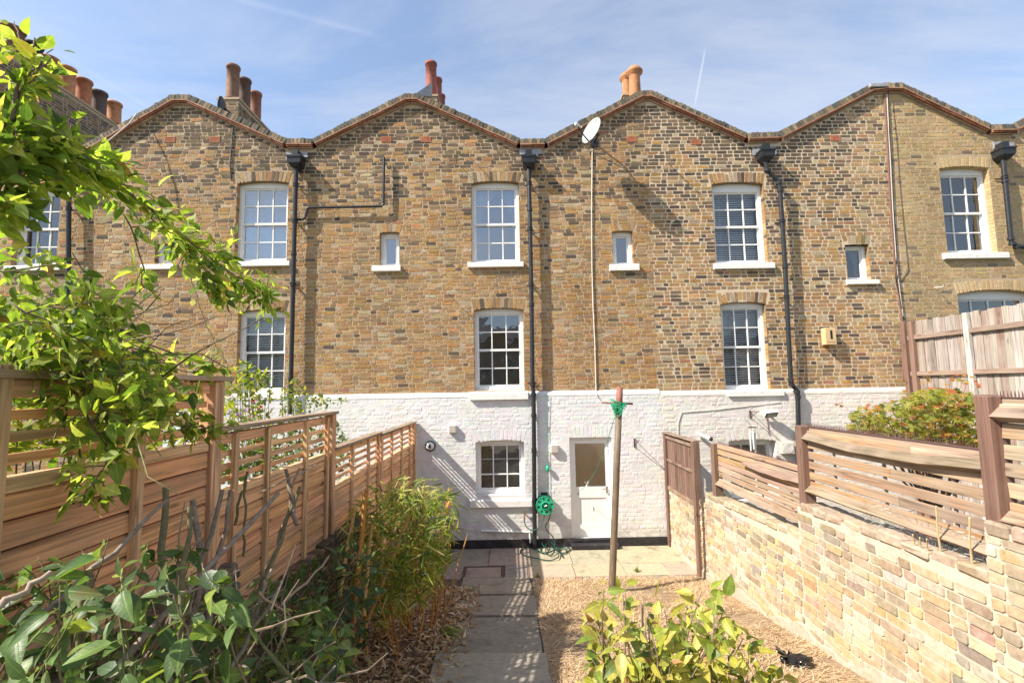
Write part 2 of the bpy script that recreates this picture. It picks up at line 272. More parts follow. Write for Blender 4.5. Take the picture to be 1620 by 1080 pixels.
# ------------------------------------------------------------------ mesh builder
class MB:
    def __init__(s): s.v = []; s.f = []; s.c = []; s.m = []; s.luv = None
    def poly(s, pts, c=(.5, .5, .5), mi=0):
        i = len(s.v); s.v.extend([tuple(p) for p in pts]); s.f.append(tuple(range(i, i + len(pts)))); s.c.append(c); s.m.append(mi)
    def add(s, vs, fs, c=(.5, .5, .5), mi=0):
        i = len(s.v); s.v.extend([tuple(p) for p in vs])
        for f in fs: s.f.append(tuple(k + i for k in f)); s.c.append(c); s.m.append(mi)
    def box(s, a, b, c=(.5, .5, .5), mi=0):
        x0, y0, z0 = a; x1, y1, z1 = b
        s.add([(x0, y0, z0), (x1, y0, z0), (x1, y1, z0), (x0, y1, z0), (x0, y0, z1), (x1, y0, z1), (x1, y1, z1), (x0, y1, z1)],
              [(0, 3, 2, 1), (4, 5, 6, 7), (0, 1, 5, 4), (1, 2, 6, 5), (2, 3, 7, 6), (3, 0, 4, 7)], c, mi)
    def cbox(s, a, b, ch=.004, c=(.5, .5, .5), mi=0, jit=0.0):
        """box with chamfered edges"""
        lo = Vector(a); hi = Vector(b); vs = []; idx = {}
        for sx in (0, 1):
            for sy in (0, 1):
                for sz in (0, 1):
                    cn = Vector(((lo.x, hi.x)[sx], (lo.y, hi.y)[sy], (lo.z, hi.z)[sz])); sg = Vector((1 - 2 * sx, 1 - 2 * sy, 1 - 2 * sz)) * ch
                    j = Vector((rnd.uniform(-jit, jit), rnd.uniform(-jit, jit), rnd.uniform(-jit, jit))) if jit else Vector()
                    for ax in range(3):
                        o = Vector(sg); o[ax] = 0; idx[(sx, sy, sz, ax)] = len(vs); vs.append(cn + o + j)
        fs = []
        for ax in range(3):
            o1, o2 = (ax + 1) % 3, (ax + 2) % 3
            for sd in (0, 1):
                q = []
                for (p1, p2) in ((0, 0), (1, 0), (1, 1), (0, 1)):
                    k = [0, 0, 0]; k[ax] = sd; k[o1] = p1; k[o2] = p2; q.append(idx[(*k, ax)])
                fs.append(tuple(q if sd else q[::-1]))
        for ax in range(3):   # edge chamfers parallel to ax
            o1, o2 = (ax + 1) % 3, (ax + 2) % 3
            for p1 in (0, 1):
                for p2 in (0, 1):
                    k0 = [0, 0, 0]; k0[o1] = p1; k0[o2] = p2; k1 = list(k0); k1[ax] = 1
                    fs.append((idx[(*k0, o1)], idx[(*k1, o1)], idx[(*k1, o2)], idx[(*k0, o2)]))
        for sx in (0, 1):
            for sy in (0, 1):
                for sz in (0, 1): fs.append(tuple(idx[(sx, sy, sz, a)] for a in range(3)))
        s.add(vs, fs, c, mi)
    def beam(s, p, q, w, h, up=(0, 0, 1), c=(.5, .5, .5), mi=0):
        p = Vector(p); q = Vector(q); d = (q - p).normalized(); u = Vector(up); sd = d.cross(u).normalized(); u = sd.cross(d)
        a = sd * w / 2; b = u * h / 2
        s.add([p - a - b, p + a - b, p + a + b, p - a + b, q - a - b, q + a - b, q + a + b, q - a + b],
              [(3, 2, 1, 0), (4, 5, 6, 7), (0, 1, 5, 4), (1, 2, 6, 5), (2, 3, 7, 6), (3, 0, 4, 7)], c, mi)
    def tube(s, pts, r, n=8, c=(.5, .5, .5), mi=0, cap=True):
        pts = [Vector(p) for p in pts]; rs = r if isinstance(r, (list, tuple)) else [r] * len(pts)
        prev = None; rings = []; i0 = len(s.v)
        for k, p in enumerate(pts):
            t = (pts[min(k + 1, len(pts) - 1)] - pts[max(k - 1, 0)])
            t = t.normalized() if t.length > 1e-9 else Vector((0, 0, 1))
            if prev is None:
                a = t.orthogonal().normalized()
            else:
                a = prev - t * prev.dot(t)
                a = a.normalized() if a.length > 1e-6 else t.orthogonal().normalized()
            prev = a; b = t.cross(a)
            for j in range(n):
                th = 2 * math.pi * j / n
                s.v.append(tuple(p + (a * math.cos(th) + b * math.sin(th)) * rs[k]))
        for k in range(len(pts) - 1):
            for j in range(n):
                a0 = i0 + k * n + j; a1 = i0 + k * n + (j + 1) % n
                s.f.append((a0, a1, a1 + n, a0 + n)); s.c.append(c); s.m.append(mi)
        if cap:
            s.f.append(tuple(i0 + j for j in range(n))[::-1]); s.c.append(c); s.m.append(mi)
            e = i0 + (len(pts) - 1) * n; s.f.append(tuple(e + j for j in range(n))); s.c.append(c); s.m.append(mi)
    def lathe(s, o, prof, n=16, axis=(0, 0, 1), c=(.5, .5, .5), mi=0):
        ax = Vector(axis).normalized(); a = ax.orthogonal().normalized(); b = ax.cross(a); o = Vector(o); i0 = len(s.v)
        for (r, h) in prof:
            for j in range(n):
                th = 2 * math.pi * j / n; s.v.append(tuple(o + ax * h + (a * math.cos(th) + b * math.sin(th)) * r))
        for k in range(len(prof) - 1):
            for j in range(n):
                a0 = i0 + k * n + j; a1 = i0 + k * n + (j + 1) % n; s.f.append((a0, a1, a1 + n, a0 + n)); s.c.append(c); s.m.append(mi)
    def mesh(s, name, mats, org=(0, 0, 0), smooth=False, seed=None):
        me = bpy.data.meshes.new(name); o = Vector(org)
        v = np.array(s.v, dtype=np.float32).reshape(-1, 3) - np.array(o, dtype=np.float32)
        me.from_pydata(v.tolist(), [], s.f)
        for m in (mats if isinstance(mats, (list, tuple)) else [mats]): me.materials.append(m)
        nf = len(s.f)
        if nf:
            at = me.attributes.new('Col', 'FLOAT_COLOR', 'FACE'); ca = np.ones((nf, 4), dtype=np.float32); ca[:, :3] = np.array(s.c, dtype=np.float32).reshape(-1, 3); at.data.foreach_set('color', ca.ravel())
            if s.luv is not None:
                a3 = me.attributes.new('LUV', 'FLOAT_VECTOR', 'POINT'); a3.data.foreach_set('vector', np.array(s.luv, dtype=np.float32).ravel())
            if any(s.m): me.polygons.foreach_set('material_index', np.array(s.m, dtype=np.int32))
            if smooth: me.polygons.foreach_set('use_smooth', np.ones(nf, dtype=bool))
            if seed is not None:
                a2 = me.attributes.new('Seed', 'FLOAT_VECTOR', 'FACE'); a2.data.foreach_set('vector', np.tile(np.array(seed, dtype=np.float32), nf))
        return me
def rseed(): return (rnd.uniform(-9, 9), rnd.uniform(-9, 9), rnd.uniform(-9, 9))
def part(name, mb, mats, par, smooth=False, kind=None, label=None, seed=None):
    """one mesh object under a thing (or under one of its parts); geometry given in world coordinates"""
    root = par
    while root.parent: root = root.parent
    me = mb.mesh(name, mats, root.location, smooth, seed)
    o = bpy.data.objects.new(name, me); col.objects.link(o); o.parent = par
    if kind: o['kind'] = kind
    if label: o['label'] = label
    return o
def thing(name, label, cat, loc=(0, 0, 0), group=None):
    o = bpy.data.objects.new(name, None); col.objects.link(o); o.location = loc; o.empty_display_size = .1
    o['label'] = label; o['category'] = cat
    if group: o['group'] = group
    return o
def solo(name, mb, mats, label, cat, loc=(0, 0, 0), group=None, smooth=False, seed=None):
    o = bpy.data.objects.new(name, mb.mesh(name, mats, loc, smooth, seed)); col.objects.link(o); o.location = loc
    o['label'] = label; o['category'] = cat
    if group: o['group'] = group
    return o
def setting(name, mb, mats, smooth=False, kind='structure', par=None):
    o = bpy.data.objects.new(name, mb.mesh(name, mats, (0, 0, 0), smooth)); col.objects.link(o); o['kind'] = kind
    if par: o.parent = par
    return o

# ------------------------------------------------------------------ brick helper: an irregular, worn brick on a wall frame
class Frame:
    def __init__(s, o, u, v, n): s.o = Vector(o); s.u = Vector(u); s.v = Vector(v); s.n = Vector(n)
    def at(s, a, b, h): return s.o + s.u * a + s.v * b + s.n * h
def brick(mb, fr, pts, proud=.005, deep=-.012, inset=.004, c=(.3, .2, .1), wear=.003, sides=None):
    """pts: outline in (u, v), counter-clockwise seen from outside"""
    cx = sum(p[0] for p in pts) / len(pts); cy = sum(p[1] for p in pts) / len(pts); out = []
    n = len(pts)
    for i, p in enumerate(pts):       # chamfer each corner a random bit
        a = pts[i - 1]; b = pts[(i + 1) % n]
        for q in (a, b):
            L = math.hypot(q[0] - p[0], q[1] - p[1]); t = min(.45, rnd.uniform(.004, .014) / max(L, 1e-4))
            out.append((p[0] + (q[0] - p[0]) * t + rnd.uniform(-wear, wear) * .5, p[1] + (q[1] - p[1]) * t + rnd.uniform(-wear, wear) * .5))
    k = len(out); tilt = rnd.uniform(-.02, .02); tilt2 = rnd.uniform(-.03, .03)
    vs = [fr.at(x, y, deep) for x, y in out]
    for x, y in out:
        L = math.hypot(x - cx, y - cy) + 1e-6; s = max(.3, 1 - inset / L)
        xi, yi = cx + (x - cx) * s, cy + (y - cy) * s
        vs.append(fr.at(xi, yi, proud + tilt * (x - cx) + tilt2 * (y - cy) + rnd.uniform(-.0012, .0012)))
    fs = [(i, (i + 1) % k, k + (i + 1) % k, k + i) for i in range(k)] + [tuple(range(k, 2 * k))]
    mb.add(vs, fs, c)
def rect(u0, u1, v0, v1): return [(u0, v0), (u1, v0), (u1, v1), (u0, v1)]
def courses(u_lo, u_hi, v_lo, v_hi, blocked, bond=(.215, .103), ch=.0755, joint=.0145, seed=0, jig=.004, start=None, own=None):
    """yield brick rectangles; blocked(vmid) -> list of (a, b) intervals to leave out"""
    row = 0; res = []; v = v_lo
    if start is not None: row = int(math.ceil((v_lo - .0) / ch)); v = row * ch
    while v < v_hi - .02:
        r = random.Random(seed * 1000 + row)
        v1 = min(v + ch - joint, v_hi)
        iv = [(u_lo, u_hi)]
        for (a, b) in blocked(v + ch * .5):
            nv = []
            for (p, q) in iv:
                if b <= p or a >= q: nv.append((p, q)); continue
                if a > p: nv.append((p, a))
                if b < q: nv.append((b, q))
            iv = nv
        u = (u_lo if start is None else start) - ((row % 2) * .165 + r.uniform(0, .06)) - .1; k = row
        segs = []
        while u < u_hi:
            L = bond[k % len(bond)] * r.uniform(.94, 1.05); segs.append((u, u + L)); u += L + joint * r.uniform(.7, 1.4); k += 1
        for (p, q) in iv:
            for (a, b) in segs:
                a2 = max(a, p); b2 = min(b, q)
                if b2 - a2 > .03:
                    mid = (a + b) / 2 if (a2, b2) == (a, b) else (a2 + b2) / 2
                    if own is None or own[0] <= mid < own[1]: res.append((a2, b2, v + r.uniform(-jig, jig) * .4, v1 + r.uniform(-jig, jig) * .4))
        v += ch; row += 1
    return res
def lay(bricks, fr, par, mat_, colour, limit, score, name='brick', proud=(.002, .009), wear=.004, inset=.004, deep=-.012):
    """bricks as outlines; the `limit` that show largest become parts, the rest one stuff part"""
    order = sorted(bricks, key=score, reverse=True); rest = MB(); kids = []
    for i, b in enumerate(order):
        m = MB() if i < limit else rest
        pts = b if isinstance(b[0], tuple) else rect(*b)
        brick(m, fr, pts, proud=rnd.uniform(*proud), c=colour(pts), wear=wear, inset=inset, deep=deep)
        if i < limit: part(name, m, mat_, par)
    if rest.f: part('brickwork', rest, mat_, par, kind='stuff')

def vary(c, a=.15):
    k = 1 + rnd.uniform(-a, a); return tuple(max(.004, x * k * (1 + rnd.uniform(-.06, .06))) for x in c)
STOCK = [(.36, .215, .09), (.375, .235, .105), (.335, .20, .09), (.30, .20, .11), (.365, .205, .072), (.275, .185, .10), (.385, .26, .135), (.33, .19, .088)]
SOOT = [(.12, .088, .06), (.15, .105, .068), (.185, .125, .078), (.095, .073, .055)]
WARM = [(.42, .215, .085), (.36, .18, .08), (.28, .145, .08)]
PALE = [(.40, .31, .195), (.37, .285, .185)]
def stockcol(dark, warm=.035, pale=.09):
    x = rnd.random()
    if x < dark: return vary(rnd.choice(SOOT), .16)
    if x < dark + warm: return vary(rnd.choice(WARM), .2)
    if x < dark + warm + pale: return vary(rnd.choice(PALE), .12)
    return vary(rnd.choice(STOCK), .09)

# ================================================================== THE TERRACE (rear facades with butterfly parapets)
FAC = Frame((0, D, 0), (1, 0, 0), (0, 0, 1), (0, -1, 0))
WHITE = (.66, .65, .635); CREAM = (.68, .63, .57)
def zx(px, py): p = PY(px, py); return p.x, p.z
class House: pass
def grid_cells(xs, zs, openings):
    xs = sorted(set(xs)); zs = sorted(set(zs))
    for i in range(len(xs) - 1):
        for j in range(len(zs) - 1):
            cx = (xs[i] + xs[i + 1]) / 2; cz = (zs[j] + zs[j + 1]) / 2
            if xs[i + 1] - xs[i] < 1e-5 or zs[j + 1] - zs[j] < 1e-5: continue
            if any(o[0] < cx < o[1] and o[2] < cz < o[3] for o in openings): continue
            yield xs[i], xs[i + 1], zs[j], zs[j + 1]

def make_house(label, prof_px, openings, plinth=None, zpl=None, dark=(.12, .0), mortar='mortar', bond=(.215, .103), seed=1, jig=.004, yellow=False, limit=300, wear=.0045, ragged=False, proud=(.0008, .0065)):
    """prof_px: outer line of the coping from party wall to party wall; openings: list of dicts from opening()"""
    h = House(); prof = [zx(*p) for p in prof_px]; h.prof = prof
    x0, x1 = prof[0][0], prof[-1][0]; h.x0, h.x1 = x0, x1
    h.root = thing('terraced_house', label, 'house', ((x0 + x1) / 2, D, 0), 'terraced houses seen from the back')
    def ztop(x):
        for (a, b) in zip(prof, prof[1:]):
            if a[0] <= x <= b[0]: return a[1] + (b[1] - a[1]) * (x - a[0]) / max(1e-6, b[0] - a[0])
        return prof[0][1] if x < x0 else prof[-1][1]
    h.ztop = ztop; zpl = zpl or 0.0; h.zpl = zpl
    ops = [(o['x0'], o['x1'], o['z0'], o['z1']) for o in openings]
    # ---- mortar backing of the brick wall
    bk = MB(); zcut = max(max(o[3] for o in ops), 0) + .02
    zcut = min(zcut, min(p[1] for p in prof) - .25)
    xs = [x0, x1] + [v for o in ops for v in o[:2]]; zs = [0, zcut] + [v for o in ops for v in o[2:] if v < zcut]
    for (a, b, c, d) in grid_cells(xs, zs, ops):
        bk.poly([(a, D + MD, c), (b, D + MD, c), (b, D + MD, d), (a, D + MD, d)])
        bk.poly([(a, D + .33, c), (a, D + .33, d), (b, D + .33, d), (b, D + .33, c)])
    px_ = sorted(set([x0, x1] + [p[0] for p in prof]))
    for a, b in zip(px_, px_[1:]):
        ta, tb = ztop(a) - .20, ztop(b) - .20
        bk.poly([(a, D + MD, zcut), (b, D + MD, zcut), (b, D + MD, tb), (a, D + MD, ta)])
        bk.poly([(a, D + .33, zcut), (a, D + .33, ta), (b, D + .33, tb), (b, D + .33, zcut)])
        bk.poly([(a, D + MD, ta), (b, D + MD, tb), (b, D + .33, tb), (a, D + .33, ta)])
    for oo_ in openings:          # reveals
        a, b, c, d = oo_['x0'], oo_['x1'], oo_['z0'], oo_['z1']; D0 = D + .1205 if oo_.get('white') else D
        for q in ([(a, D0, c), (a, D0, d), (a, D + .33, d), (a, D + .33, c)], [(b, D0, d), (b, D0, c), (b, D + .33, c), (b, D + .33, d)],
                  [(a, D0, d), (b, D0, d), (b, D + .33, d), (a, D + .33, d)], [(a, D0, c), (a, D + .33, c), (b, D + .33, c), (b, D0, c)]): bk.poly(q)
    h.wall = part('wall', bk, M[mortar], h.root)
    def blocked(v):
        r = [(o['bx0'] if v > o['z1s'] else o['x0'], o['bx1'] if v > o['z1s'] else o['x1']) for o in openings if o['z0'] - .03 < v < o['z1b']]
        x = x0 - .24; st = None
        while x <= x1 + .24:
            bad = ztop(x) - .215 < v + .035
            if bad and st is None: st = x
            if not bad and st is not None: r.append((st - .001, x)); st = None
            x += .03
        if st is not None: r.append((st - .001, x1 + .5))
        return r
    # ---- yellow stock bricks
    blist = courses(x0 - .25, x1 + .25, zpl + .02, max(p[1] for p in prof), blocked, bond=bond, seed=3 if not yellow else 4, jig=jig, start=-16.0, own=(x0, x1))
    def bcol(pts):
        x = sum(p[0] for p in pts) / len(pts); z = sum(p[1] for p in pts) / len(pts)
        t = max(0, min(1, (z - 5.6) / 2.2)); dk = dark[0] + dark[1] * t
        near_top = ztop(x) - .2 - z
        if near_top < .9: dk = dk + .6 * (1 - near_top / .9)
        if yellow: return vary(rnd.choice([(.40, .275, .13), (.425, .305, .155), (.375, .26, .13), (.39, .28, .15)]), .10) if rnd.random() > .05 else vary((.2, .15, .1), .2)
        if ragged and x > x1 - .75 + .25 * math.sin(z * 5) and rnd.random() < .7: return vary(rnd.choice([(.42, .27, .12), (.38, .26, .14), (.3, .2, .11)]), .2)
        return stockcol(dk)
    cands = [('b', b) for b in blist]
    def score_(b):
        b = b if not isinstance(b[0], tuple) else (min(p[0] for p in b), max(p[0] for p in b), 0, .06)
        return (b[1] - b[0]) * 1000 + rnd.random() * 14 - abs((b[0] + b[1]) / 2) * .4
    lim = limit if not plinth else limit - 110
    lay(blist, FAC, h.wall, M['brick'], bcol, lim, score_, wear=wear, proud=proud)
    # ---- reveals lined with brick ends
    rv = MB()
    for o in openings:
        if o['z0'] < zpl - .1: continue
        z = o['z0']
        while z < o['z1'] - .02:
            zt = min(z + .065, o['z1']); c1 = stockcol(.1); c2 = stockcol(.1)
            if yellow: c1 = c2 = vary((.47, .35, .19), .1)
            rv.box((o['x0'] - .01, D - .001, z), (o['x0'] + .004, D + .115, zt), c1); rv.box((o['x1'] - .004, D - .001, z), (o['x1'] + .01, D + .115, zt), c2)
            z += .0755
    if rv.f: part('reveal_brickwork', rv, M['brick'], h.wall, kind='stuff')
    # ---- painted plinth storey
    if plinth:
        pl = MB(); pops = [o for o in ops if o[2] < zpl - .05]
        P0 = D - .055
        for (a, b, c, d) in grid_cells([x0, x1] + [v for o in pops for v in o[:2]], [.15, zpl] + [v for o in pops for v in (max(.15, o[2]), min(o[3], zpl))], pops):
            pl.poly([(a, P0, c), (b, P0, c), (b, P0, d), (a, P0, d)], plinth)
        for (a, b, c, d) in pops:
            c = max(.15, c)
            d = min(d, zpl)
            pl.poly([(a, P0, c), (a, P0, d), (a, D + .12, d), (a, D + .12, c)], plinth); pl.poly([(b, P0, d), (b, P0, c), (b, D + .12, c), (b, D + .12, d)], plinth)
            if d < zpl: pl.poly([(a, P0, d), (b, P0, d), (b, D + .12, d), (a, D + .12, d)], plinth)
            pl.poly([(a, P0, c), (a, D + .12, c), (b, D + .12, c), (b, P0, c)], plinth)
        # rounded sloping ledge along the top, uneven
        n = 40
        tops = [oo for oo in ops if oo[2] < zpl < oo[3]]
        for i in range(n):
            a = x0 + (x1 - x0) * i / n; b = x0 + (x1 - x0) * (i + 1) / n
            if any(t[0] < (a + b) / 2 < t[1] for t in tops): continue
            pl.add([(a, P0 - .006, zpl - .05), (b, P0 - .006, zpl - .05), (b, P0, zpl), (a, P0, zpl), (a, P0 + .02, zpl + .018), (b, P0 + .02, zpl + .018), (b, D - .003, zpl + .045), (a, D - .003, zpl + .045)],
                   [(0, 1, 2, 3), (3, 2, 5, 4), (4, 5, 6, 7)], plinth)
            pl.poly([(a, P0, zpl - .06), (b, P0, zpl - .06), (b, P0 - .006, zpl - .05), (a, P0 - .006, zpl - .05)], plinth)
        h.plinth = part('painted_plinth', pl, M['whitepaint'], h.root)
        fr = Frame((0, D - .055, 0), (1, 0, 0), (0, 0, 1), (0, -1, 0))
        def blk(v): return [((o['bx0'], o['bx1']) if v > o['z1s'] else (o['x0'], o['x1'])) for o in openings if o['z0'] - .03 < v < o['z1b'] and o['z0'] < zpl - .05]
        wl_ = courses(x0 - (.25 if seed != 5 else 0), x1 + (.25 if seed != 12 else 0), .16, zpl - .06, blk, bond=bond, seed=53, jig=.005, start=-16.0, own=(x0, x1))
        lay(wl_, fr, h.plinth, M['whitepaint'], lambda p: vary(plinth, .03), 110, score_, wear=.008, inset=.012, proud=(-.0005, .0038), deep=-.002)
        dops = [o for o in ops if o[2] < .2]
        cuts = [x0] + [v for o in dops for v in o[:2]] + [x1]
        for a, b in zip(cuts[::2], cuts[1::2]):
            bt = MB(); k = max(1, int((b - a) / .3))
            for i in range(k):
                aa = a + (b - a) * i / k; bb = a + (b - a) * (i + 1) / k; t = rnd.uniform(.138, .150)
                bt.box((aa, D - .075 - rnd.uniform(0, .004), -.01), (bb, D + .02, t))
            part('tarred_base', bt, M['bitumen'], h.root, kind='stuff')
    # ---- coping: bricks on edge over two courses of creasing tiles, following the butterfly line
    cp = MB(); ct = MB(); L = 0
    for (a, b) in zip(prof, prof[1:]):
        A = Vector((a[0], 0, a[1])); B = Vector((b[0], 0, b[1])); d = B - A; ln = d.length; d.normalize(); nrm = Vector((-d.z, 0, d.x))
        k = max(1, round(ln / .078)); st = ln / k
        for i in range(k):
            p = A + d * (i * st); w = st - .012; hgt = rnd.uniform(-.010, .006); yo = rnd.uniform(-.008, .008)
            q = [p + nrm * -.125, p + d * w + nrm * -.125, p + d * w + nrm * hgt, p + nrm * hgt]
            e = .012
            top = [q[3] + Vector((0, 0, 0)), q[2]]
            vs = [(v.x, D - .075 + yo, v.z) for v in q] + [(v.x, D + .34, v.z) for v in q]
            vs[2] = (vs[2][0], vs[2][1] + e, vs[2][2]); vs[3] = (vs[3][0], vs[3][1] + e, vs[3][2])
            cc = vary(rnd.choice([(.12, .10, .075), (.17, .135, .09), (.22, .17, .11), (.09, .085, .07)]), .2)
            cp.add(vs, [(0, 1, 2, 3), (5, 4, 7, 6), (3, 2, 6, 7), (1, 0, 4, 5), (1, 5, 6, 2), (0, 3, 7, 4)], cc)
        p0, p1 = A - d * .01, B + d * .01
        q = [p0 - nrm * .125, p1 - nrm * .125]      # mortar bed behind the coping bricks
        cp.add([(q[0].x, D - .055, q[0].z), (q[1].x, D - .055, q[1].z), ((q[1] + nrm * .108).x, D - .055, (q[1] + nrm * .108).z), ((q[0] + nrm * .108).x, D - .055, (q[0] + nrm * .108).z),
                (q[0].x, D + .33, q[0].z), (q[1].x, D + .33, q[1].z), ((q[1] + nrm * .108).x, D + .33, (q[1] + nrm * .108).z), ((q[0] + nrm * .108).x, D + .33, (q[0] + nrm * .108).z)],
               [(0, 1, 2, 3), (3, 2, 6, 7), (5, 4, 7, 6)], (.20, .17, .135))
        kk = max(1, round(ln / .26)); st = ln / kk
        for t, (off, hh, pr, cc) in enumerate([(-.152, .024, .105, (.34, .17, .10)), (-.182, .024, .085, (.30, .12, .065)), (-.206, .02, .045, (.40, .30, .22))]):
            for i in range(kk):
                s0 = A + d * (i * st + .003 + (st * .5 if t == 1 else 0) * 0); s1 = A + d * ((i + 1) * st - .003); yo = rnd.uniform(-.006, .006)
                q = [s0 + nrm * off, s1 + nrm * off, s1 + nrm * (off + hh), s0 + nrm * (off + hh)]
                vs = [(v.x, D - pr + yo, v.z) for v in q] + [(v.x, D + .3, v.z) for v in q]
                ct.add(vs, [(0, 1, 2, 3), (3, 2, 6, 7), (1, 0, 4, 5), (1, 5, 6, 2), (0, 3, 7, 4)], vary(cc, .18))
    part('coping', cp, M['brick'], h.root, kind='stuff'); part('creasing_tiles', ct, M['terracotta'], h.root, kind='stuff')
    # ---- slates and rear body behind the parapet
    rf = MB(); xm = min(prof, key=lambda p: p[1])[0]
    for a, b in zip(px_, px_[1:]):
        za, zb = ztop(a) - .45, ztop(b) - .45
        rf.add([(a, D + .34, za), (b, D + .34, zb), (b, D + 7.5, zb), (a, D + 7.5, za), (a, D + .34, za - .1), (b, D + .34, zb - .1), (b, D + 7.5, zb - .1), (a, D + 7.5, za - .1)], [(0, 1, 2, 3), (4, 7, 6, 5), (0, 4, 5, 1), (2, 6, 7, 3)])
    part('roof', rf, M['slate'], h.root)
    sd = MB()
    for x in (x0, x1): sd.poly([(x, D + .33, 0), (x, D + 7.5, 0), (x, D + 7.5, ztop(x) - .5), (x, D + .33, ztop(x) - .5)])
    sd.poly([(x0, D + 7.5, 0), (x1, D + 7.5, 0), (x1, D + 7.5, prof[0][1] - 1.5), (x0, D + 7.5, prof[0][1] - 1.5)])
    part('party_wall', sd, M['mortar'], h.root)
    return h

def opening(xl, xr, yt, yb, rise=0.05, arch=.23, spread=.06, **k):
    """pixel bounds of an opening (left, right at mid height; crown; bottom)"""
    ym = (yt + yb) / 2; xm = (xl + xr) / 2
    o = dict(x0=PY(xl, ym).x, x1=PY(xr, ym).x, z1=PY(xm, yt).z, z0=PY(xm, yb).z)
    o['z1s'] = o['z1'] - rise; o['z1b'] = o['z1'] + arch + .0; o['rise'] = rise; o['arch'] = arch
    o['bx0'] = o['x0'] - spread; o['bx1'] = o['x1'] + spread; o.update(k)
    return o
def arch_bricks(h, o, colour=None, matn='brick', y=None, cnt=None, par=None):
    """gauged arch of soldier bricks over an opening"""
    if o['arch'] <= 0: return
    tk = .003 if matn != 'brick' else .006
    fr = Frame((0, y if y is not None else D, 0), (1, 0, 0), (0, 0, 1), (0, -1, 0)); m = MB()
    w = o['x1'] - o['x0']; cx = (o['x0'] + o['x1']) / 2; n = cnt or max(5, round(w / .075)); rise = o['rise']; zs = o['z1s']
    def low(t): return zs + rise * (1 - (2 * t - 1) ** 2)
    for i in range(n):
        t0 = i / n + .006; t1 = (i + 1) / n - .006
        f = lambda t, k: cx + (t - .5) * (w + 2 * (o['x0'] - o['bx0']) * k)
        hh = o['arch'] + (0.0 if rise == 0 else -.0)
        a0, a1 = low(t0), low(t1); top = zs + hh + rise * .6
        b0 = zs + hh + rise * (1 - (2 * t0 - 1) ** 2) * .55; b1 = zs + hh + rise * (1 - (2 * t1 - 1) ** 2) * .55
        pts = [(f(t0, .15), a0), (f(t1, .15), a1), (f(t1, 1), b1), (f(t0, 1), b0)]
        c = colour() if colour else stockcol(.15, .05, .2)
        brick(m, fr, pts, proud=rnd.uniform(.001, tk), c=c, wear=.004, inset=.004 if matn == 'brick' else .012, deep=-.012 if matn == 'brick' else -.002)
    # soffit of the arch
    for i in range(12):
        t0, t1 = i / 12, (i + 1) / 12
        m.poly([(o['x0'] + w * t0, fr.o.y - .002, low(t0)), (o['x0'] + w * t1, fr.o.y - .002, low(t1)), (o['x0'] + w * t1, D + .12, low(t1)), (o['x0'] + w * t0, D + .12, low(t0))], colour() if colour else (.22, .16, .1))
        m.poly([(o['x0'] + w * t0, D + .05, low(t0)), (o['x0'] + w * t1, D + .05, low(t1)), (o['x0'] + w * t1, D + .05, o['z1'] + .01), (o['x0'] + w * t0, D + .05, o['z1'] + .01)], (.22, .16, .1))
    part('arch', m, M[matn], par or h.wall, kind='stuff')
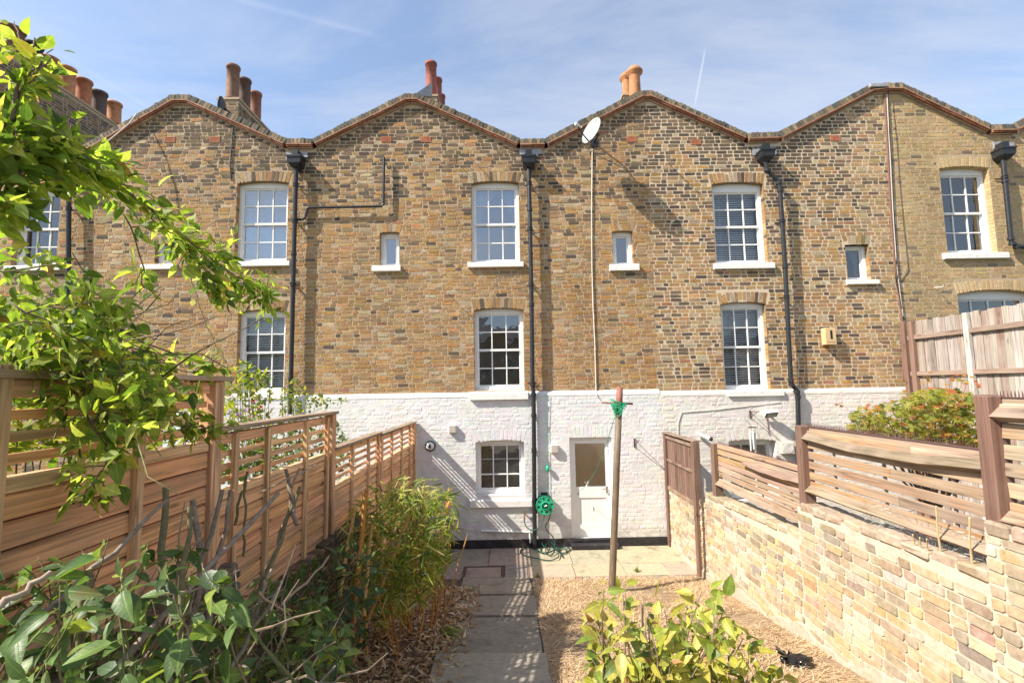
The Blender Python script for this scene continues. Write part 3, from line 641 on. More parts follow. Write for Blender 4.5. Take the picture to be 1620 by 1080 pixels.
def window(h, o, cols=3, rows=4, inside='dark', sill=None, glass='glass', setback=.105, jamb=.062, bottom=.075, head=.055, meet=True, bar=.022, sillproj=.07, blind=None, curtain=None, headroom='cream_room', lit_room=None):
    x0, x1, z0, z1 = o['x0'], o['x1'], o['z0'], o['z1']; zs = o['z1s']
    y0 = D + setback
    f = MB()
    f.cbox((x0 - .005, y0, z0), (x0 + jamb, y0 + .14, zs + .004), .004); f.cbox((x1 - jamb, y0, z0), (x1 + .005, y0 + .14, zs + .004), .004)
    n = 10; w = x1 - x0
    for i in range(n):
        t0, t1 = i / n, (i + 1) / n; r = o['rise']; e0 = zs + r * (1 - (2 * t0 - 1) ** 2) + .012; e1 = zs + r * (1 - (2 * t1 - 1) ** 2) + .012
        f.add([(x0 + w * t0, y0 - .004, zs - head), (x0 + w * t1, y0 - .004, zs - head), (x0 + w * t1, y0 - .004, e1), (x0 + w * t0, y0 - .004, e0), (x0 + w * t0, y0 + .13, zs - head), (x0 + w * t1, y0 + .13, zs - head)],
              [(0, 1, 2, 3), (4, 5, 1, 0)])
    f.cbox((x0 + jamb, y0 + .015, z0 + .002), (x1 - jamb, y0 + .12, z0 + bottom), .004)
    win = part('window', f, M['gloss_white'], h.root)
    gx0, gx1, gz0, gz1 = x0 + jamb, x1 - jamb, z0 + bottom, zs - head
    ym = (gz0 + gz1) / 2; half = rows / 2
    b = MB(); panes = []
    yl, yu = y0 + .045, y0 + .085      # lower sash stands in front of... the upper sash is the outer one in a box sash
    if meet: yl, yu = y0 + .075, y0 + .04
    for j in range(1, rows):
        z = gz0 + (gz1 - gz0) * j / rows; t = bar
        if meet and j == rows // 2: t = .045
        b.box((gx0, (yl if z < ym else yu) - .012, z - t / 2), (gx1, (yl if z < ym else yu) + (.03 if t < .04 else .05), z + t / 2))
    for i in range(1, cols):
        x = gx0 + (gx1 - gx0) * i / cols
        if meet:
            b.box((x - bar / 2, yl - .0145, gz0), (x + bar / 2, yl + .028, ym - .02)); b.box((x - bar / 2, yu - .0145, ym + .02), (x + bar / 2, yu + .028, gz1))
        else: b.box((x - bar / 2, yl - .0145, gz0), (x + bar / 2, yl + .028, gz1))
    for (xa, xb) in ((gx0 - .004, gx0 + .03), (gx1 - .03, gx1 + .004)):     # sash stiles
        if meet:
            b.box((xa, yl - .010, gz0 - .003), (xb, yl + .027, ym)); b.box((xa, yu - .010, ym), (xb, yu + .027, gz1 + .003))
        else: b.box((xa, yl - .010, gz0 - .003), (xb, yl + .027, gz1 + .003))
    b.box((gx0 - .003, (yu if meet else yl) - .011, gz1 - .03), (gx1 + .003, (yu if meet else yl) + .026, gz1 + .004)); b.box((gx0 - .003, yl - .011, gz0 - .003), (gx1 + .003, yl + .026, gz0 + .03))
    part('glazing_bar', b, M['gloss_white'], win)
    for i in range(cols):
        for j in range(rows):
            xa = gx0 + (gx1 - gx0) * i / cols + bar * .45; xb = gx0 + (gx1 - gx0) * (i + 1) / cols - bar * .45
            za = gz0 + (gz1 - gz0) * j / rows + bar * .45; zb = gz0 + (gz1 - gz0) * (j + 1) / rows - bar * .45
            y = yl if (za + zb) / 2 < ym or not meet else yu
            tl = rnd.uniform(-.0015, .0015); t2 = rnd.uniform(-.0015, .0015)
            p = MB(); p.poly([(xa, y + .006 + tl, za), (xb, y + .006 + t2, za), (xb, y + .006 + t2 * .5, zb), (xa, y + .006 - tl, zb)]); part('pane', p, M[glass], win)
    # room behind
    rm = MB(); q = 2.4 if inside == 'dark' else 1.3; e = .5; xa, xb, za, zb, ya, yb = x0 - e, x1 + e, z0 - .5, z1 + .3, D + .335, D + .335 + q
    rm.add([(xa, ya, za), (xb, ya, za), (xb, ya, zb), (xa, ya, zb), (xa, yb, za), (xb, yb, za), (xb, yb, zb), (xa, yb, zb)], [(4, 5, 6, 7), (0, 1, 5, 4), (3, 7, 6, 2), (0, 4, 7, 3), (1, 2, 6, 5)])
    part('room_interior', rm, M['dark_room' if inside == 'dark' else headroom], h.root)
    if blind:
        bl = MB(); z = gz1 - .01; sp, wd, tilt = blind
        while z > gz0:
            dy = wd * math.cos(tilt) / 2; dz = wd * math.sin(tilt) / 2
            bl.add([(gx0 + .005, y0 + .17 - dy, z - dz), (gx1 - .005, y0 + .17 - dy, z - dz), (gx1 - .005, y0 + .17 + dy, z + dz), (gx0 + .005, y0 + .17 + dy, z + dz),
                    (gx0 + .005, y0 + .17, z + .004), (gx1 - .005, y0 + .17, z + .004)], [(0, 1, 5, 4), (4, 5, 2, 3), (3, 2, 1, 0)])
            z -= sp
        for x in (gx0 + .2 * (gx1 - gx0), gx0 + .8 * (gx1 - gx0)): bl.box((x - .002, y0 + .165, gz0), (x + .002, y0 + .168, gz1))
        bl.box((gx0, y0 + .145, gz1 - .035), (gx1, y0 + .2, gz1 + .01))
        part('blind', bl, M['blind'], win)
    if lit_room:  # brown panel added to stand in for the lit room behind the panes
        ro = MB(); ro.add([(gx0 - .03, y0 + .16, gz0 + .02), (gx1 + .03, y0 + .16, gz0 + .02), (gx1 + .03, y0 + .155, gz1 + .02), (gx0 - .03, y0 + .155, gz1 + .02), (gx0 - .03, y0 + .163, gz0 + .02), (gx1 + .03, y0 + .163, gz0 + .02), (gx1 + .03, y0 + .158, gz1 + .02), (gx0 - .03, y0 + .158, gz1 + .02)], [(0, 1, 2, 3), (7, 6, 5, 4), (0, 4, 5, 1)], lit_room); part('lit_room_panel', ro, M['cane'], win)
    if curtain:
        for sd in (0, 1):
            cu = MB(); nn = 40; ht = gz1 - gz0
            for k in range(12):
                v0, v1 = k / 12, (k + 1) / 12
                def wid(v): return (.10 + .42 * max(0, (v - .42) / .58) ** 1.6 + .06 * max(0, (.42 - v))) * (gx1 - gx0) * (1.0 if sd == 0 else .8)
                for j in range(nn):
                    s0, s1 = j / nn, (j + 1) / nn; pts = []
                    for (s, v) in ((s0, v0), (s1, v0), (s1, v1), (s0, v1)):
                        x = gx0 - .05 + s * (wid(v) + .05) if sd == 0 else gx1 + .05 - s * (wid(v) + .05)
                        pts.append((x, y0 + .2 + .018 * math.sin(s * 40), gz0 + ht * (.15 + .85 * v)))
                    cu.poly(pts)
            part('curtain', cu, M['curtain'], win, smooth=True)
    if sill:
        a = PY(sill[0], sill[2]).x; b_ = PY(sill[1], sill[2]).x; zt = PY((sill[0] + sill[1]) / 2, sill[2]).z; zb_ = PY((sill[0] + sill[1]) / 2, sill[3]).z
        base = D if not o.get('white') else D - .055
        s = MB(); s.add([(a, base - sillproj, zb_ + .006), (b_, base - sillproj, zb_ + .006), (b_, base - sillproj, zt - .012), (a, base - sillproj, zt - .012),
                         (a, base - sillproj + .012, zt), (b_, base - sillproj + .012, zt), (b_, D + .12, z0 + .006), (a, D + .12, z0 + .006),
                         (a, base - sillproj + .02, zb_), (b_, base - sillproj + .02, zb_), (b_, D + .005, zb_), (a, D + .005, zb_)],
                        [(0, 1, 2, 3), (3, 2, 5, 4), (4, 5, 6, 7), (8, 9, 1, 0), (11, 10, 9, 8), (0, 3, 4, 7, 11, 8), (2, 1, 9, 10, 6, 5)])
        part('sill', s, M['sill'], win)
    return win
def air_brick(h, px, py, w=.2, hgt=.115, style=0):
    p = PY(px, py); m = MB(); x0, x1, z0, z1 = p.x - w / 2, p.x + w / 2, p.z - hgt / 2, p.z + hgt / 2; y = D - .012; c = (.42, .15, .075)
    m.box((x0, y, z0), (x1, D + .002, z0 + .016), c); m.box((x0, y, z1 - .016), (x1, D + .002, z1), c); m.box((x0, y, z0 + .016), (x0 + .016, D + .002, z1 - .016), c); m.box((x1 - .016, y, z0 + .016), (x1, D + .002, z1 - .016), c)
    m.box((x0 + .016, D - .004, z0 + .016), (x1 - .016, D + .001, z1 - .016), (.06, .03, .02))
    n = 4
    for i in range(n): z = z0 + .024 + (hgt - .045) * (i + .5) / n; m.box((x0 + .016, y + .003, z - .005), (x1 - .016, D, z + .005), c)
    if style:
        for i in range(8): x = x0 + .016 + (w - .032) * (i + .5) / 8; m.box((x - .004, y + .002, z0 + .016), (x + .004, D - .0005, z1 - .016), c)
    part('air_brick', m, M['terracotta'], h.root)
def hook(h, px, py, L=.14, matn='rust', drop=-.02):
    p = PY(px, py); m = MB(); m.tube([p + Vector((0, .02, 0)), p + Vector((0, -L, drop)), p + Vector((0, -L - .004, drop + .035))], .006, 6); part('iron_hook', m, M[matn], h.root)
def drainpipe(h, hopper, pts, r=.042, matn='iron', so=.13, base=D, branch=None, brackets=(), lead=None, hopw=.27):
    """hopper: pixel of its top centre; pts: pixel polyline of the pipe"""
    P = [PY(a, b, base - so) for a, b in pts]
    m = MB(); m.tube(P, r, 12)
    for i, p in enumerate(P[1:-1]): m.lathe(p + Vector((0, 0, -.03)), [(r + .012, -.02), (r + .012, .04)], 12)
    zz = P[0].z - .1
    pp = part('drainpipe', m, M[matn], h.root, smooth=False)
    for bpy_ in brackets:
        for a, b in zip(P, P[1:]):
            z = PY(pts[0][0], bpy_, base - so).z
            if a.z >= z >= b.z:
                t = (a.z - z) / max(1e-6, a.z - b.z); c = a.lerp(b, t); k = MB(); k.lathe(c, [(r + .001, -.035), (r + .014, -.03), (r + .014, -.01), (r + .004, -.008), (r + .004, .012), (r + .014, .014), (r + .014, .032), (r + .001, .035)], 12)
                k.box((c.x - .09, base - .025, z - .012), (c.x + .09, base - .02, z + .012)); k.box((c.x - .012, base - so + r, z - .012), (c.x + .012, base - .02, z + .012)); part('pipe_bracket', k, M[matn], pp); break
    if hopper:
        c = PY(hopper[0], hopper[1], base - so); g = MB(); w = hopw
        def ring(z, hw, d): return [(c.x - hw, base - d, z), (c.x + hw, base - d, z), (c.x + hw, base - .01, z), (c.x - hw, base - .01, z)]
        lv = [(c.z, w / 2 + .012, .265), (c.z - .035, w / 2 + .012, .265), (c.z - .037, w / 2, .25), (c.z - .15, w / 2 - .012, .24), (c.z - .23, .055, .185)]
        vs = [p for l in lv for p in ring(*l)]; fs = [(a * 4 + i, a * 4 + 4 + i, a * 4 + 4 + (i + 1) % 4, a * 4 + (i + 1) % 4) for a in range(4) for i in range(4)] + [(3, 2, 1, 0)][:0] + [(16, 19, 18, 17)]
        g.add(vs, fs); g.add([(c.x - w / 2, base - .25, c.z - .02), (c.x + w / 2, base - .25, c.z - .02), (c.x + w / 2, base - .01, c.z - .02), (c.x - w / 2, base - .01, c.z - .02)], [(0, 1, 2, 3)])
        g.box((c.x - .06, base - .2, c.z - .02), (c.x + .06, base - .0, c.z + .13))
        part('hopper', g, M[matn], pp)
    if branch:
        q = MB(); q.tube([PY(a, b, base - so * .75) for a, b in branch], r * .62, 10); part('waste_pipe', q, M[matn], h.root)
    if lead:
        l = MB(); a = PY(lead[0], lead[2], base); b = PY(lead[1], lead[3], base); x = a.x
        while x < b.x - .01: 
            x2 = min(x + .09, b.x); l.box((x, base - .022 - rnd.uniform(0, .012), b.z + rnd.uniform(-.02, .02)), (x2 + .004, base - .004, a.z + rnd.uniform(-.015, .015))); x = x2
        part('lead_flashing', l, M['lead'], h.root)
def pot(ch, c, r, hgt, colour, kind=0):
    m = MB()
    pr = [(r * .98, -.05), (r * .98, .0), (r * .92, .05), (r * .90, hgt * .5), (r * .88, hgt - .09), (r * .98, hgt - .085), (r * 1.02, hgt - .05), (r * .98, hgt - .01), (r * .8, hgt), (r * .74, hgt - .12), (r * .7, hgt - .3)]
    if kind == 1: pr = [(r * .8, -.05), (r * .78, .05), (r * .72, hgt - .2), (r * .74, hgt - .18), (r * 1.1, hgt - .13), (r * 1.12, hgt - .09), (r * .9, hgt - .05), (r * .86, hgt - .03), (r * .7, hgt), (r * .3, hgt + .01)]
    m.lathe(c, pr, 20, c=colour); o = part('chimney_pot', m, M['terracotta'], ch, smooth=True)
    return o
def stack(h, X, ya, yb, ztop, pots, w=.48, zbot=5.5, dark=.35):
    """brick chimney stack on the party wall, its long side running away from the garden"""
    k = MB(); k.box((X - w / 2, ya, zbot), (X + w / 2, yb, ztop - .02)); k.box((X - w / 2 - .03, ya - .03, ztop - .02), (X + w / 2 + .03, yb + .03, ztop + .03))
    ch = part('chimney', k, M['mortar'], h.root)
    b = MB()
    for fr, L, fl in ((Frame((X + w / 2, ya, 0), (0, 1, 0), (0, 0, 1), (1, 0, 0)), yb - ya, 1), (Frame((X - w / 2, yb, 0), (0, -1, 0), (0, 0, 1), (-1, 0, 0)), yb - ya, 1), (Frame((X - w / 2, ya, 0), (1, 0, 0), (0, 0, 1), (0, -1, 0)), w, 0)):
        for q in courses(0, L, zbot, ztop - .1, lambda v: [], seed=int(ya * 10)): brick(b, fr, rect(*q), proud=rnd.uniform(.003, .008), c=stockcol(dark + .3, .03, .05) if False else vary(rnd.choice([(.16, .115, .075), (.12, .09, .065), (.21, .145, .09), (.09, .075, .06), (.25, .16, .09)]), .2))
    part('brickwork', b, M['brick'], ch, kind='stuff')
    for (px, pt, r, hg, cc, kd) in pots:
        t = PX(px, pt, X); pot(ch, (X, t.y, t.z - hg), r, hg, cc, kd)
    return ch

RED = (.40, .15, .07); DKR = (.18, .085, .05); BLK = (.045, .04, .04); ORG = (.46, .20, .09)
# ------- openings (pixel bounds) and houses, left to right
oa = [opening(22, 93, 296, 421), opening(245, 271, 386, 419, rise=.02, arch=.17)]
HA = make_house('leftmost terraced house, mostly behind the leafy climber, with the row of six chimney pots', [(-85, 157), (-55, 157), (98, 238), (124, 238), (274, 152.5), (288, 152)], oa, dark=(.12, .2), seed=3)
ob = [opening(373, 455, 286.5, 414), opening(375, 451, 490, 622), opening(600.5, 632, 367, 421, rise=.02, arch=.17)]
zpl_b = PY(560, 627).z
HB = make_house('terraced house left of centre with a thin waste pipe turning a corner across its wall', [(288, 152), (302, 152), (456, 221), (496, 221), (641, 150.5), (651, 150.5)], ob, plinth=WHITE, zpl=zpl_b, dark=(.05, .45), seed=5)
oc = [opening(745.5, 822, 286.5, 415.7), opening(750, 829, 487, 617), dict(opening(753, 829.5, 695.5, 782, rise=.04), white=True), opening(969, 1002, 365, 419, rise=.02, arch=.17),
      dict(opening(902, 969, 691, 849, rise=.0, arch=.22, spread=.03), white=True)]
oc[4]['z0'] = .12
HCs = make_house('middle terraced house with a white half glazed back door and white painted ground floor', [(651, 150.5), (662, 150.5), (823, 221.5), (861, 221), (1012, 145.5), (1021, 145.5)], oc, plinth=WHITE, zpl=zpl_b, dark=(.05, .42), seed=8)
od = [opening(1129, 1211, 288, 417), opening(1143, 1215, 477.5, 617), opening(1339, 1376, 387, 443, rise=.0, arch=.19), dict(opening(1153, 1228, 694, 790, rise=.04), white=True)]
zpl_d = PY(1240, 619).z
HD = make_house('terraced house right of centre in dark brick with slatted blinds and cream painted ground floor', [(1021, 145.5), (1030, 145.5), (1181, 212.5), (1229, 211), (1374, 136), (1400, 133.5)], od, plinth=CREAM, zpl=zpl_d, dark=(.20, .42), mortar='mortar_white', seed=12, ragged=True, proud=(.0008, .0035))
oe = [opening(1492, 1571, 263, 400, spread=.05), opening(1520, 1640, 458, 590, rise=.08)]
HE = make_house('rightmost terraced house in clean pale yellow brick, its lower window behind the tall board fence', [(1400, 133.5), (1425, 134), (1563, 199), (1599, 198.5), (1745, 118), (1775, 118)], oe, dark=(.03, .0), bond=(.215, .215, .215, .103), seed=15, yellow=True, jig=.003, wear=.0025, proud=(.0008, .0035))
for hh, oo in ((HA, oa), (HB, ob), (HCs, oc[:2] + oc[3:4]), (HD, od[:3]), (HE, oe)):
    for o in oo: arch_bricks(hh, o, (lambda: vary((.48, .35, .19), .12)) if hh is HE else None)
for hh, o, cc in ((HCs, oc[2], WHITE), (HCs, oc[4], WHITE), (HD, od[3], CREAM)): arch_bricks(hh, o, lambda cc=cc: vary(cc, .02), 'whitepaint', D - .055, par=hh.plinth)
# windows
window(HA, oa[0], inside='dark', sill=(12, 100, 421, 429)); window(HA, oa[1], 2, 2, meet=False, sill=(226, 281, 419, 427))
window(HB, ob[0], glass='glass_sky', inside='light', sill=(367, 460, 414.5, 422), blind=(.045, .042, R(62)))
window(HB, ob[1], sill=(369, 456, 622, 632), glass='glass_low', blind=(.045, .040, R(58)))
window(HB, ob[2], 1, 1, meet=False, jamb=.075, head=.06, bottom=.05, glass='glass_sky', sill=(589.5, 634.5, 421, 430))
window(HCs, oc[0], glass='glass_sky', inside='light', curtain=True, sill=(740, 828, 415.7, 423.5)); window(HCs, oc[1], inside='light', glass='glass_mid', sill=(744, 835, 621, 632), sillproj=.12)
window(HCs, oc[2], 3, 3, meet=False, inside='light', glass='glass_sky', lit_room=(.36, .27, .19), sill=(744, 841, 789, 800), sillproj=.06, setback=.09)
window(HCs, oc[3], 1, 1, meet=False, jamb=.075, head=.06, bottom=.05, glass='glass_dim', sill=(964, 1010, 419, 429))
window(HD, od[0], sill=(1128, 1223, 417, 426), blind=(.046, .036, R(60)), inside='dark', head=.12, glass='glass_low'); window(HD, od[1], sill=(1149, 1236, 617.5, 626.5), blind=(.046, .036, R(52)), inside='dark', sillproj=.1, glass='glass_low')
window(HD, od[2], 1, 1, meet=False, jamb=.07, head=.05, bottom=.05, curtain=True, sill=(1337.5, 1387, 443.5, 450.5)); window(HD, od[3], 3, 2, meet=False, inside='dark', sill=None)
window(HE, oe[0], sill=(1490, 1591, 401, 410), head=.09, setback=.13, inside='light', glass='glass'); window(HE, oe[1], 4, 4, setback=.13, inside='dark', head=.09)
# air bricks
for hh, x, y, s in ((HA, 269, 221, 0), (HB, 340, 221, 0), (HB, 611, 220.5, 0), (HCs, 674, 221, 1), (HCs, 999, 220.5, 1), (HD, 1100.5, 225, 1), (HD, 1321, 219, 1)): air_brick(hh, x, y, style=s)
# hooks left in the brickwork
for hh, x, y, L in ((HB, 335, 260, .22), (HB, 360, 260, .2), (HCs, 723, 257, .15), (HCs, 742, 248, .2), (HCs, 712, 467, .19), (HD, 1059, 260, .26), (HD, 1061, 263, .24), (HD, 1096, 443, .13), (HB, 347, 472, .12)): hook(hh, x, y, L)
hook(HE, 1478, 455, .2, 'white_plastic')
# drainpipes, each under the valley gutter of its house
drainpipe(HA, (110, 268), [(109, 285), (107, 640)], brackets=(330, 480))
drainpipe(HB, (468.5, 249), [(468.5, 268), (465, 400), (459, 655)], brackets=(292, 350, 450, 600), branch=[(463, 348), (478, 347), (483, 344), (486, 330), (489, 328.5), (603, 326.5), (606.5, 323), (607.5, 249)], lead=(453, 487, 243, 251))
drainpipe(HCs, (836.5, 249), [(836.5, 268), (838, 330), (841, 480), (842.5, 606), (844, 622), (844.5, 655), (846, 870)], brackets=(290, 362, 450, 606, 712, 791), lead=(822, 857, 236, 246))
drainpipe(HD, (1211, 239), [(1211, 256), (1213, 268), (1232, 288), (1234, 300), (1242, 420), (1251, 600), (1252, 607), (1261, 618), (1262, 626), (1265, 760)], brackets=(350, 470, 692), lead=(1190, 1227, 235, 245))
drainpipe(HE, (1587, 236), [(1587, 254), (1590, 285), (1599, 376), (1601, 384), (1608, 389), (1650, 396)], brackets=(280,), lead=(1570, 1603, 226, 236))
# chimneys
stack(HA, HA.x0 - .1, 9.95, 14.3, PX(181, 188, HA.x0).z - .25, [(20, 45, .24, .85, DKR, 0), (53, 70, .2, .8, BLK, 0), (79, 92, .2, .75, RED, 0), (107, 108, .2, .72, ORG, 0), (133, 127, .2, .70, RED, 0), (157.5, 146, .2, .66, (.10, .07, .06), 0), (181, 163, .2, .6, ORG, 0)], w=.5)
stack(HB, HB.x0 + .05, PX(358, 160, HB.x0).y, 13.0, PX(362, 161, HB.x0).z, [(369.5, 105, .155, .82, (.22, .12, .075), 0), (387.5, 126, .155, .85, (.12, .075, .055), 0), (405, 147, .15, .85, (.25, .11, .07), 0)])
stack(HCs, HCs.x0 - .05, 11.9, 14.4, PX(690, 152, HCs.x0).z - .55, [(682, 100, .16, 1.05, (.30, .10, .07), 0), (691.5, 125, .15, .75, (.26, .085, .06), 0), (697.5, 151, .14, .5, (.24, .075, .055), 0)], w=.4)
fl = MB(); q = PX(683, 158, HCs.x0); fl.add([(q.x + .02, q.y - .1, q.z), (q.x + .02, q.y - .12, q.z + .38), (q.x - .38, q.y - .25, q.z - .02), (q.x + .02, q.y - .13, q.z), (q.x + .02, q.y - .15, q.z + .38), (q.x - .38, q.y - .28, q.z - .02)], [(0, 1, 2), (5, 4, 3), (0, 3, 4, 1), (1, 4, 5, 2), (2, 5, 3, 0)])
part('lead_soaker', fl, M['lead'], HCs.root)
stack(HD, HD.x0 - .02, 10.2, 12.4, PX(1003, 152, HD.x0).z, [(1003, 108, .165, .72, ORG, 1), (991, 117, .15, .72, ORG, 1)], w=.45)
# kneeler stone at the party wall of the two right-hand houses
ks = MB(); a = PY(1376, 133, D - .1); b = PY(1404, 138, D - .1); ks.cbox((a.x, D - .12, b.z), (b.x, D + .34, a.z + .01), .01); part('kneeler_stone', ks, M['lead'], HD.root)
# cables
def cable(par, pts, r, matn, so=.02, name='cable'):
    m = MB(); m.tube([PY(x, y, D - (p[0] if p else so)) for (x, y, *p) in pts], r, 6); part(name, m, M[matn], par.root)
cable(HD, [(1399.5, 143), (1400, 160), (1404, 230), (1409, 330), (1414, 400), (1423, 480), (1428, 512), (1429, 600)], .016, 'cable_brown', .03, 'conduit')
cable(HE, [(1403, 150), (1404, 175), (1408.5, 260), (1413, 350), (1418, 420), (1428, 500)], .013, 'cable_white', .03, 'conduit')
cable(HE, [(1405, 140), (1406, 160), (1407, 210, .10), (1411, 260, .09), (1414, 330, .12), (1419, 400, .14), (1417, 440, .05), (1430, 505, .03)], .007, 'dark_plastic', .06)
cable(HCs, [(937, 236), (936, 330), (936.5, 420), (938, 480), (941, 540), (943, 618), (944, 626, .09)], .011, 'cable_white', .022)
cable(HB, [(216, 180), (205, 195, .25), (185, 212, .4), (165, 228, .5), (148, 240, .5)], .012, 'cable_white', .1)
cable(HB, [(369, 190), (367, 225), (364, 262), (366, 285)], .012, 'dark_plastic', .02)
cable(HD, [(1073, 700, .066), (1073, 668, .066), (1078, 652, .066), (1130, 648, .066), (1235, 636, .066)], .006, 'cable_white', .066)
cable(HD, [(1246, 590, .02), (1256, 578, .09), (1262, 590, .09), (1264, 620, .1)], .006, 'cable_white', .05)
# ------- back door
o = oc[4]; x0, x1 = o['x0'], o['x1']; zt = o['z1']; m = MB(); y0 = D - .01
m.cbox((x0, y0, .12), (x0 + .045, y0 + .12, zt), .004); m.cbox((x1 - .045, y0, .12), (x1, y0 + .12, zt), .004); m.cbox((x0 + .045, y0, zt - .05), (x1 - .045, y0 + .12, zt), .004)
dfr = part('door_frame', m, M['gloss_white'], HCs.root)
dz0, dz1, dx0, dx1 = .155, zt - .055, x0 + .05, x1 - .05; yd = y0 + .03
gx0, gx1 = PY(910.5, 735).x, PY(958, 735).x; gzt, gzb = PY(934, 701).z, PY(934, 770).z; pxa, pxb = PY(912, 810).x, PY(960, 810).x; pzt, pzb = PY(936, 787).z, PY(936, 830).z
m = MB()
for (a, b, c, d) in grid_cells([dx0, dx1, gx0, gx1, pxa, pxb], [dz0, dz1, gzt, gzb, pzt, pzb], [(gx0, gx1, gzb, gzt), (pxa, pxb, pzb, pzt)]): m.box((a - .0005, yd, c - .0005), (b + .0005, yd + .045, d + .0005))
dr = part('door', m, M['gloss_white'], HCs.root)
m = MB(); m.poly([(gx0, yd + .015, gzb), (gx1, yd + .015, gzb), (gx1, yd + .015, gzt), (gx0, yd + .015, gzt)]); part('pane', m, M['glass_dim'], dr)
m = MB(); m.box((gx0 - .5, D + .34, .1), (gx1 + .5, D + 1.3, gzt + .2)); part('room_interior', m, M['cream_room'], HCs.root)
m = MB()
n = 7
for i in range(n): a = pxa + (pxb - pxa) * i / n; b = pxa + (pxb - pxa) * (i + 1) / n; m.cbox((a + .001, yd + .016, pzb), (b - .001, yd + .03, pzt), .003)
part('door_panel', m, M['gloss_white'], dr)
m = MB(); q = PY(961, 775, D - .05); m.box((q.x - .015, yd - .008, q.z - .06), (q.x + .015, yd - .001, q.z + .06)); m.tube([(q.x, yd, q.z + .02), (q.x, yd - .045, q.z + .02), (q.x - .09, yd - .05, q.z + .018)], .009, 8); part('handle', m, M['steel'], dr)
m = MB()
for yy in (706, 712, 717): q = PY(962, yy, D); m.lathe((q.x, yd, q.z), [(.011, 0), (.011, .012), (.0, .013)], 10, (0, -1, 0))
part('lock', m, M['steel'], dr)
m = MB(); m.cbox((x0 - .03, D - .26, -.005), (x1 + .05, D - .06, .085), .012, jit=.004); m.cbox((x0 - .0, D - .10, .085), (x1 + .0, D + .12, .135), .006); part('doorstep', m, M['bitumen'], HCs.root)
# vent covers and white ledge pipe on the painted wall
for (x, y) in ((716, 678), (876.5, 709)):
    q = PY(x, y, D - .06); m = MB(); s = .075; m.cbox((q.x - s, D - .13, q.z - s), (q.x + s, D - .06, q.z + s), .006); v = part('vent_cover', m, M['white_plastic'], HCs.root)
    m = MB()
    for i in range(7): z = q.z - s + .022 + i * .0185; m.box((q.x - s + .018, D - .137, z - .006), (q.x + s - .018, D - .1305, z + .006))
    part('louvre', m, M['cream_plastic'], v)
m = MB(); m.tube([PY(761, 839, D - .09), PY(838, 841, D - .09)], .022, 10); m.tube([PY(838, 841, D - .09), PY(839, 858, D - .09)], .02, 10); part('overflow_pipe', m, M['white_plastic'], HCs.root)
m = MB(); q = PY(1244.5, 708, D - .1); m.cbox((q.x - .12, D - .16, q.z - .11), (q.x + .12, D - .056, q.z + .11), .01); f = part('extractor_vent', m, M['cream_plastic'], HD.root)
m = MB()
for i in range(6): m.lathe((q.x, D - .16, q.z), [(.015 + i * .014, 0), (.015 + i * .014, .006), (.022 + i * .014, .006), (.022 + i * .014, 0)], 24, (0, -1, 0))
part('fan_grille', m, M['white_plastic'], f)

# ================================================================== GROUND, PATIO, PATH
XF = PY(655, 750).x          # plane of the left fence
XW = PZ(1097, 898, 0).x   # plane of the right garden wall face
g = MB()
ys = [-60, -12, -2.0] + [(-2.0 + (YP + 2.0) * i / 12) for i in range(1, 13)] + [D - .02, 30, 90]
for a, b in zip(ys, ys[1:]):
    g.poly([(-90, a, gz(a) - .06), (90, a, gz(a) - .06), (90, b, gz(b) - .06), (-90, b, gz(b) - .06)])
setting('ground', g, M['grass_neigh'])
# paved yard in front of the house
pt = MB(); pt.box((XF - .1, YP - .02, -.05), (XW + .15, D - .06, -.012)); patio = setting('patio', pt, M['joint'])
rows = [(YP + .13, 8.44), (8.452, D - .085)]
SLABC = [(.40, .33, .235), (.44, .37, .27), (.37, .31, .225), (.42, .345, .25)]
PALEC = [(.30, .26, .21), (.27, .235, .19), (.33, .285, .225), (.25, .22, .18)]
def slab(x0, x1, y0, y1, z0a, z0b, c, par, th=.05, jit=.003):
    m = MB(); vs = []
    for z in (-th, 0):
        for (x, y) in ((x0, y0), (x1, y0), (x1, y1), (x0, y1)): vs.append((x, y, (z0a if y == y0 else z0b) + z + rnd.uniform(-jit, jit) * .6))
    m.add(vs, [(0, 3, 2, 1), (4, 5, 6, 7), (0, 1, 5, 4), (1, 2, 6, 5), (2, 3, 7, 6), (3, 0, 4, 7)], vary(c, .08)); part('paving_slab', m, M['slab'], par)
x_man0, x_man1 = PZ(738, 893).x, PZ(797, 893).x
jx = [PZ(905, 895).x, PZ(982, 895).x, PZ(1050, 895).x]
for (ya, yb) in rows:
    far = yb > 8.5
    xs = [XF, XF + .62, x_man0 - .03, x_man1 + .02, PZ(833, 890).x, PZ(904 if not far else 899, 890).x, PZ(981 if not far else 969, 890).x, PZ(1047, 890).x, XW]
    if far: xs = [XF, XF + .75, PZ(775, 870).x, PZ(838, 870).x, PZ(899, 870).x, PZ(968, 870).x, XW + .05]
    for a, b in zip(xs, xs[1:]):
        if not far and abs(a - (x_man0 - .03)) < 1e-4:
            slab(a + .05, b - .06, ya + .03, yb - .05, -.004, -.002, (.30, .255, .20), patio); continue
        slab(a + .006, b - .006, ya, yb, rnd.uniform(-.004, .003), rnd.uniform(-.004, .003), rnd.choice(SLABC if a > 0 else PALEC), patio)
m = MB()      # manhole frame
for (a, b, c, d) in ((x_man0 - .03, x_man1 + .02, rows[0][1] - .045, rows[0][1] - .02), (x_man0 - .03, x_man1 + .02, rows[0][0] + .005, rows[0][0] + .025), (x_man0 - .03, x_man0 + .012, rows[0][0] + .026, rows[0][1] - .046), (x_man1 - .03, x_man1 + .015, rows[0][0] + .026, rows[0][1] - .046)): m.box((a, c, -.05), (b, d, .006))
part('manhole_frame', m, M['rust'], patio, kind='stuff')
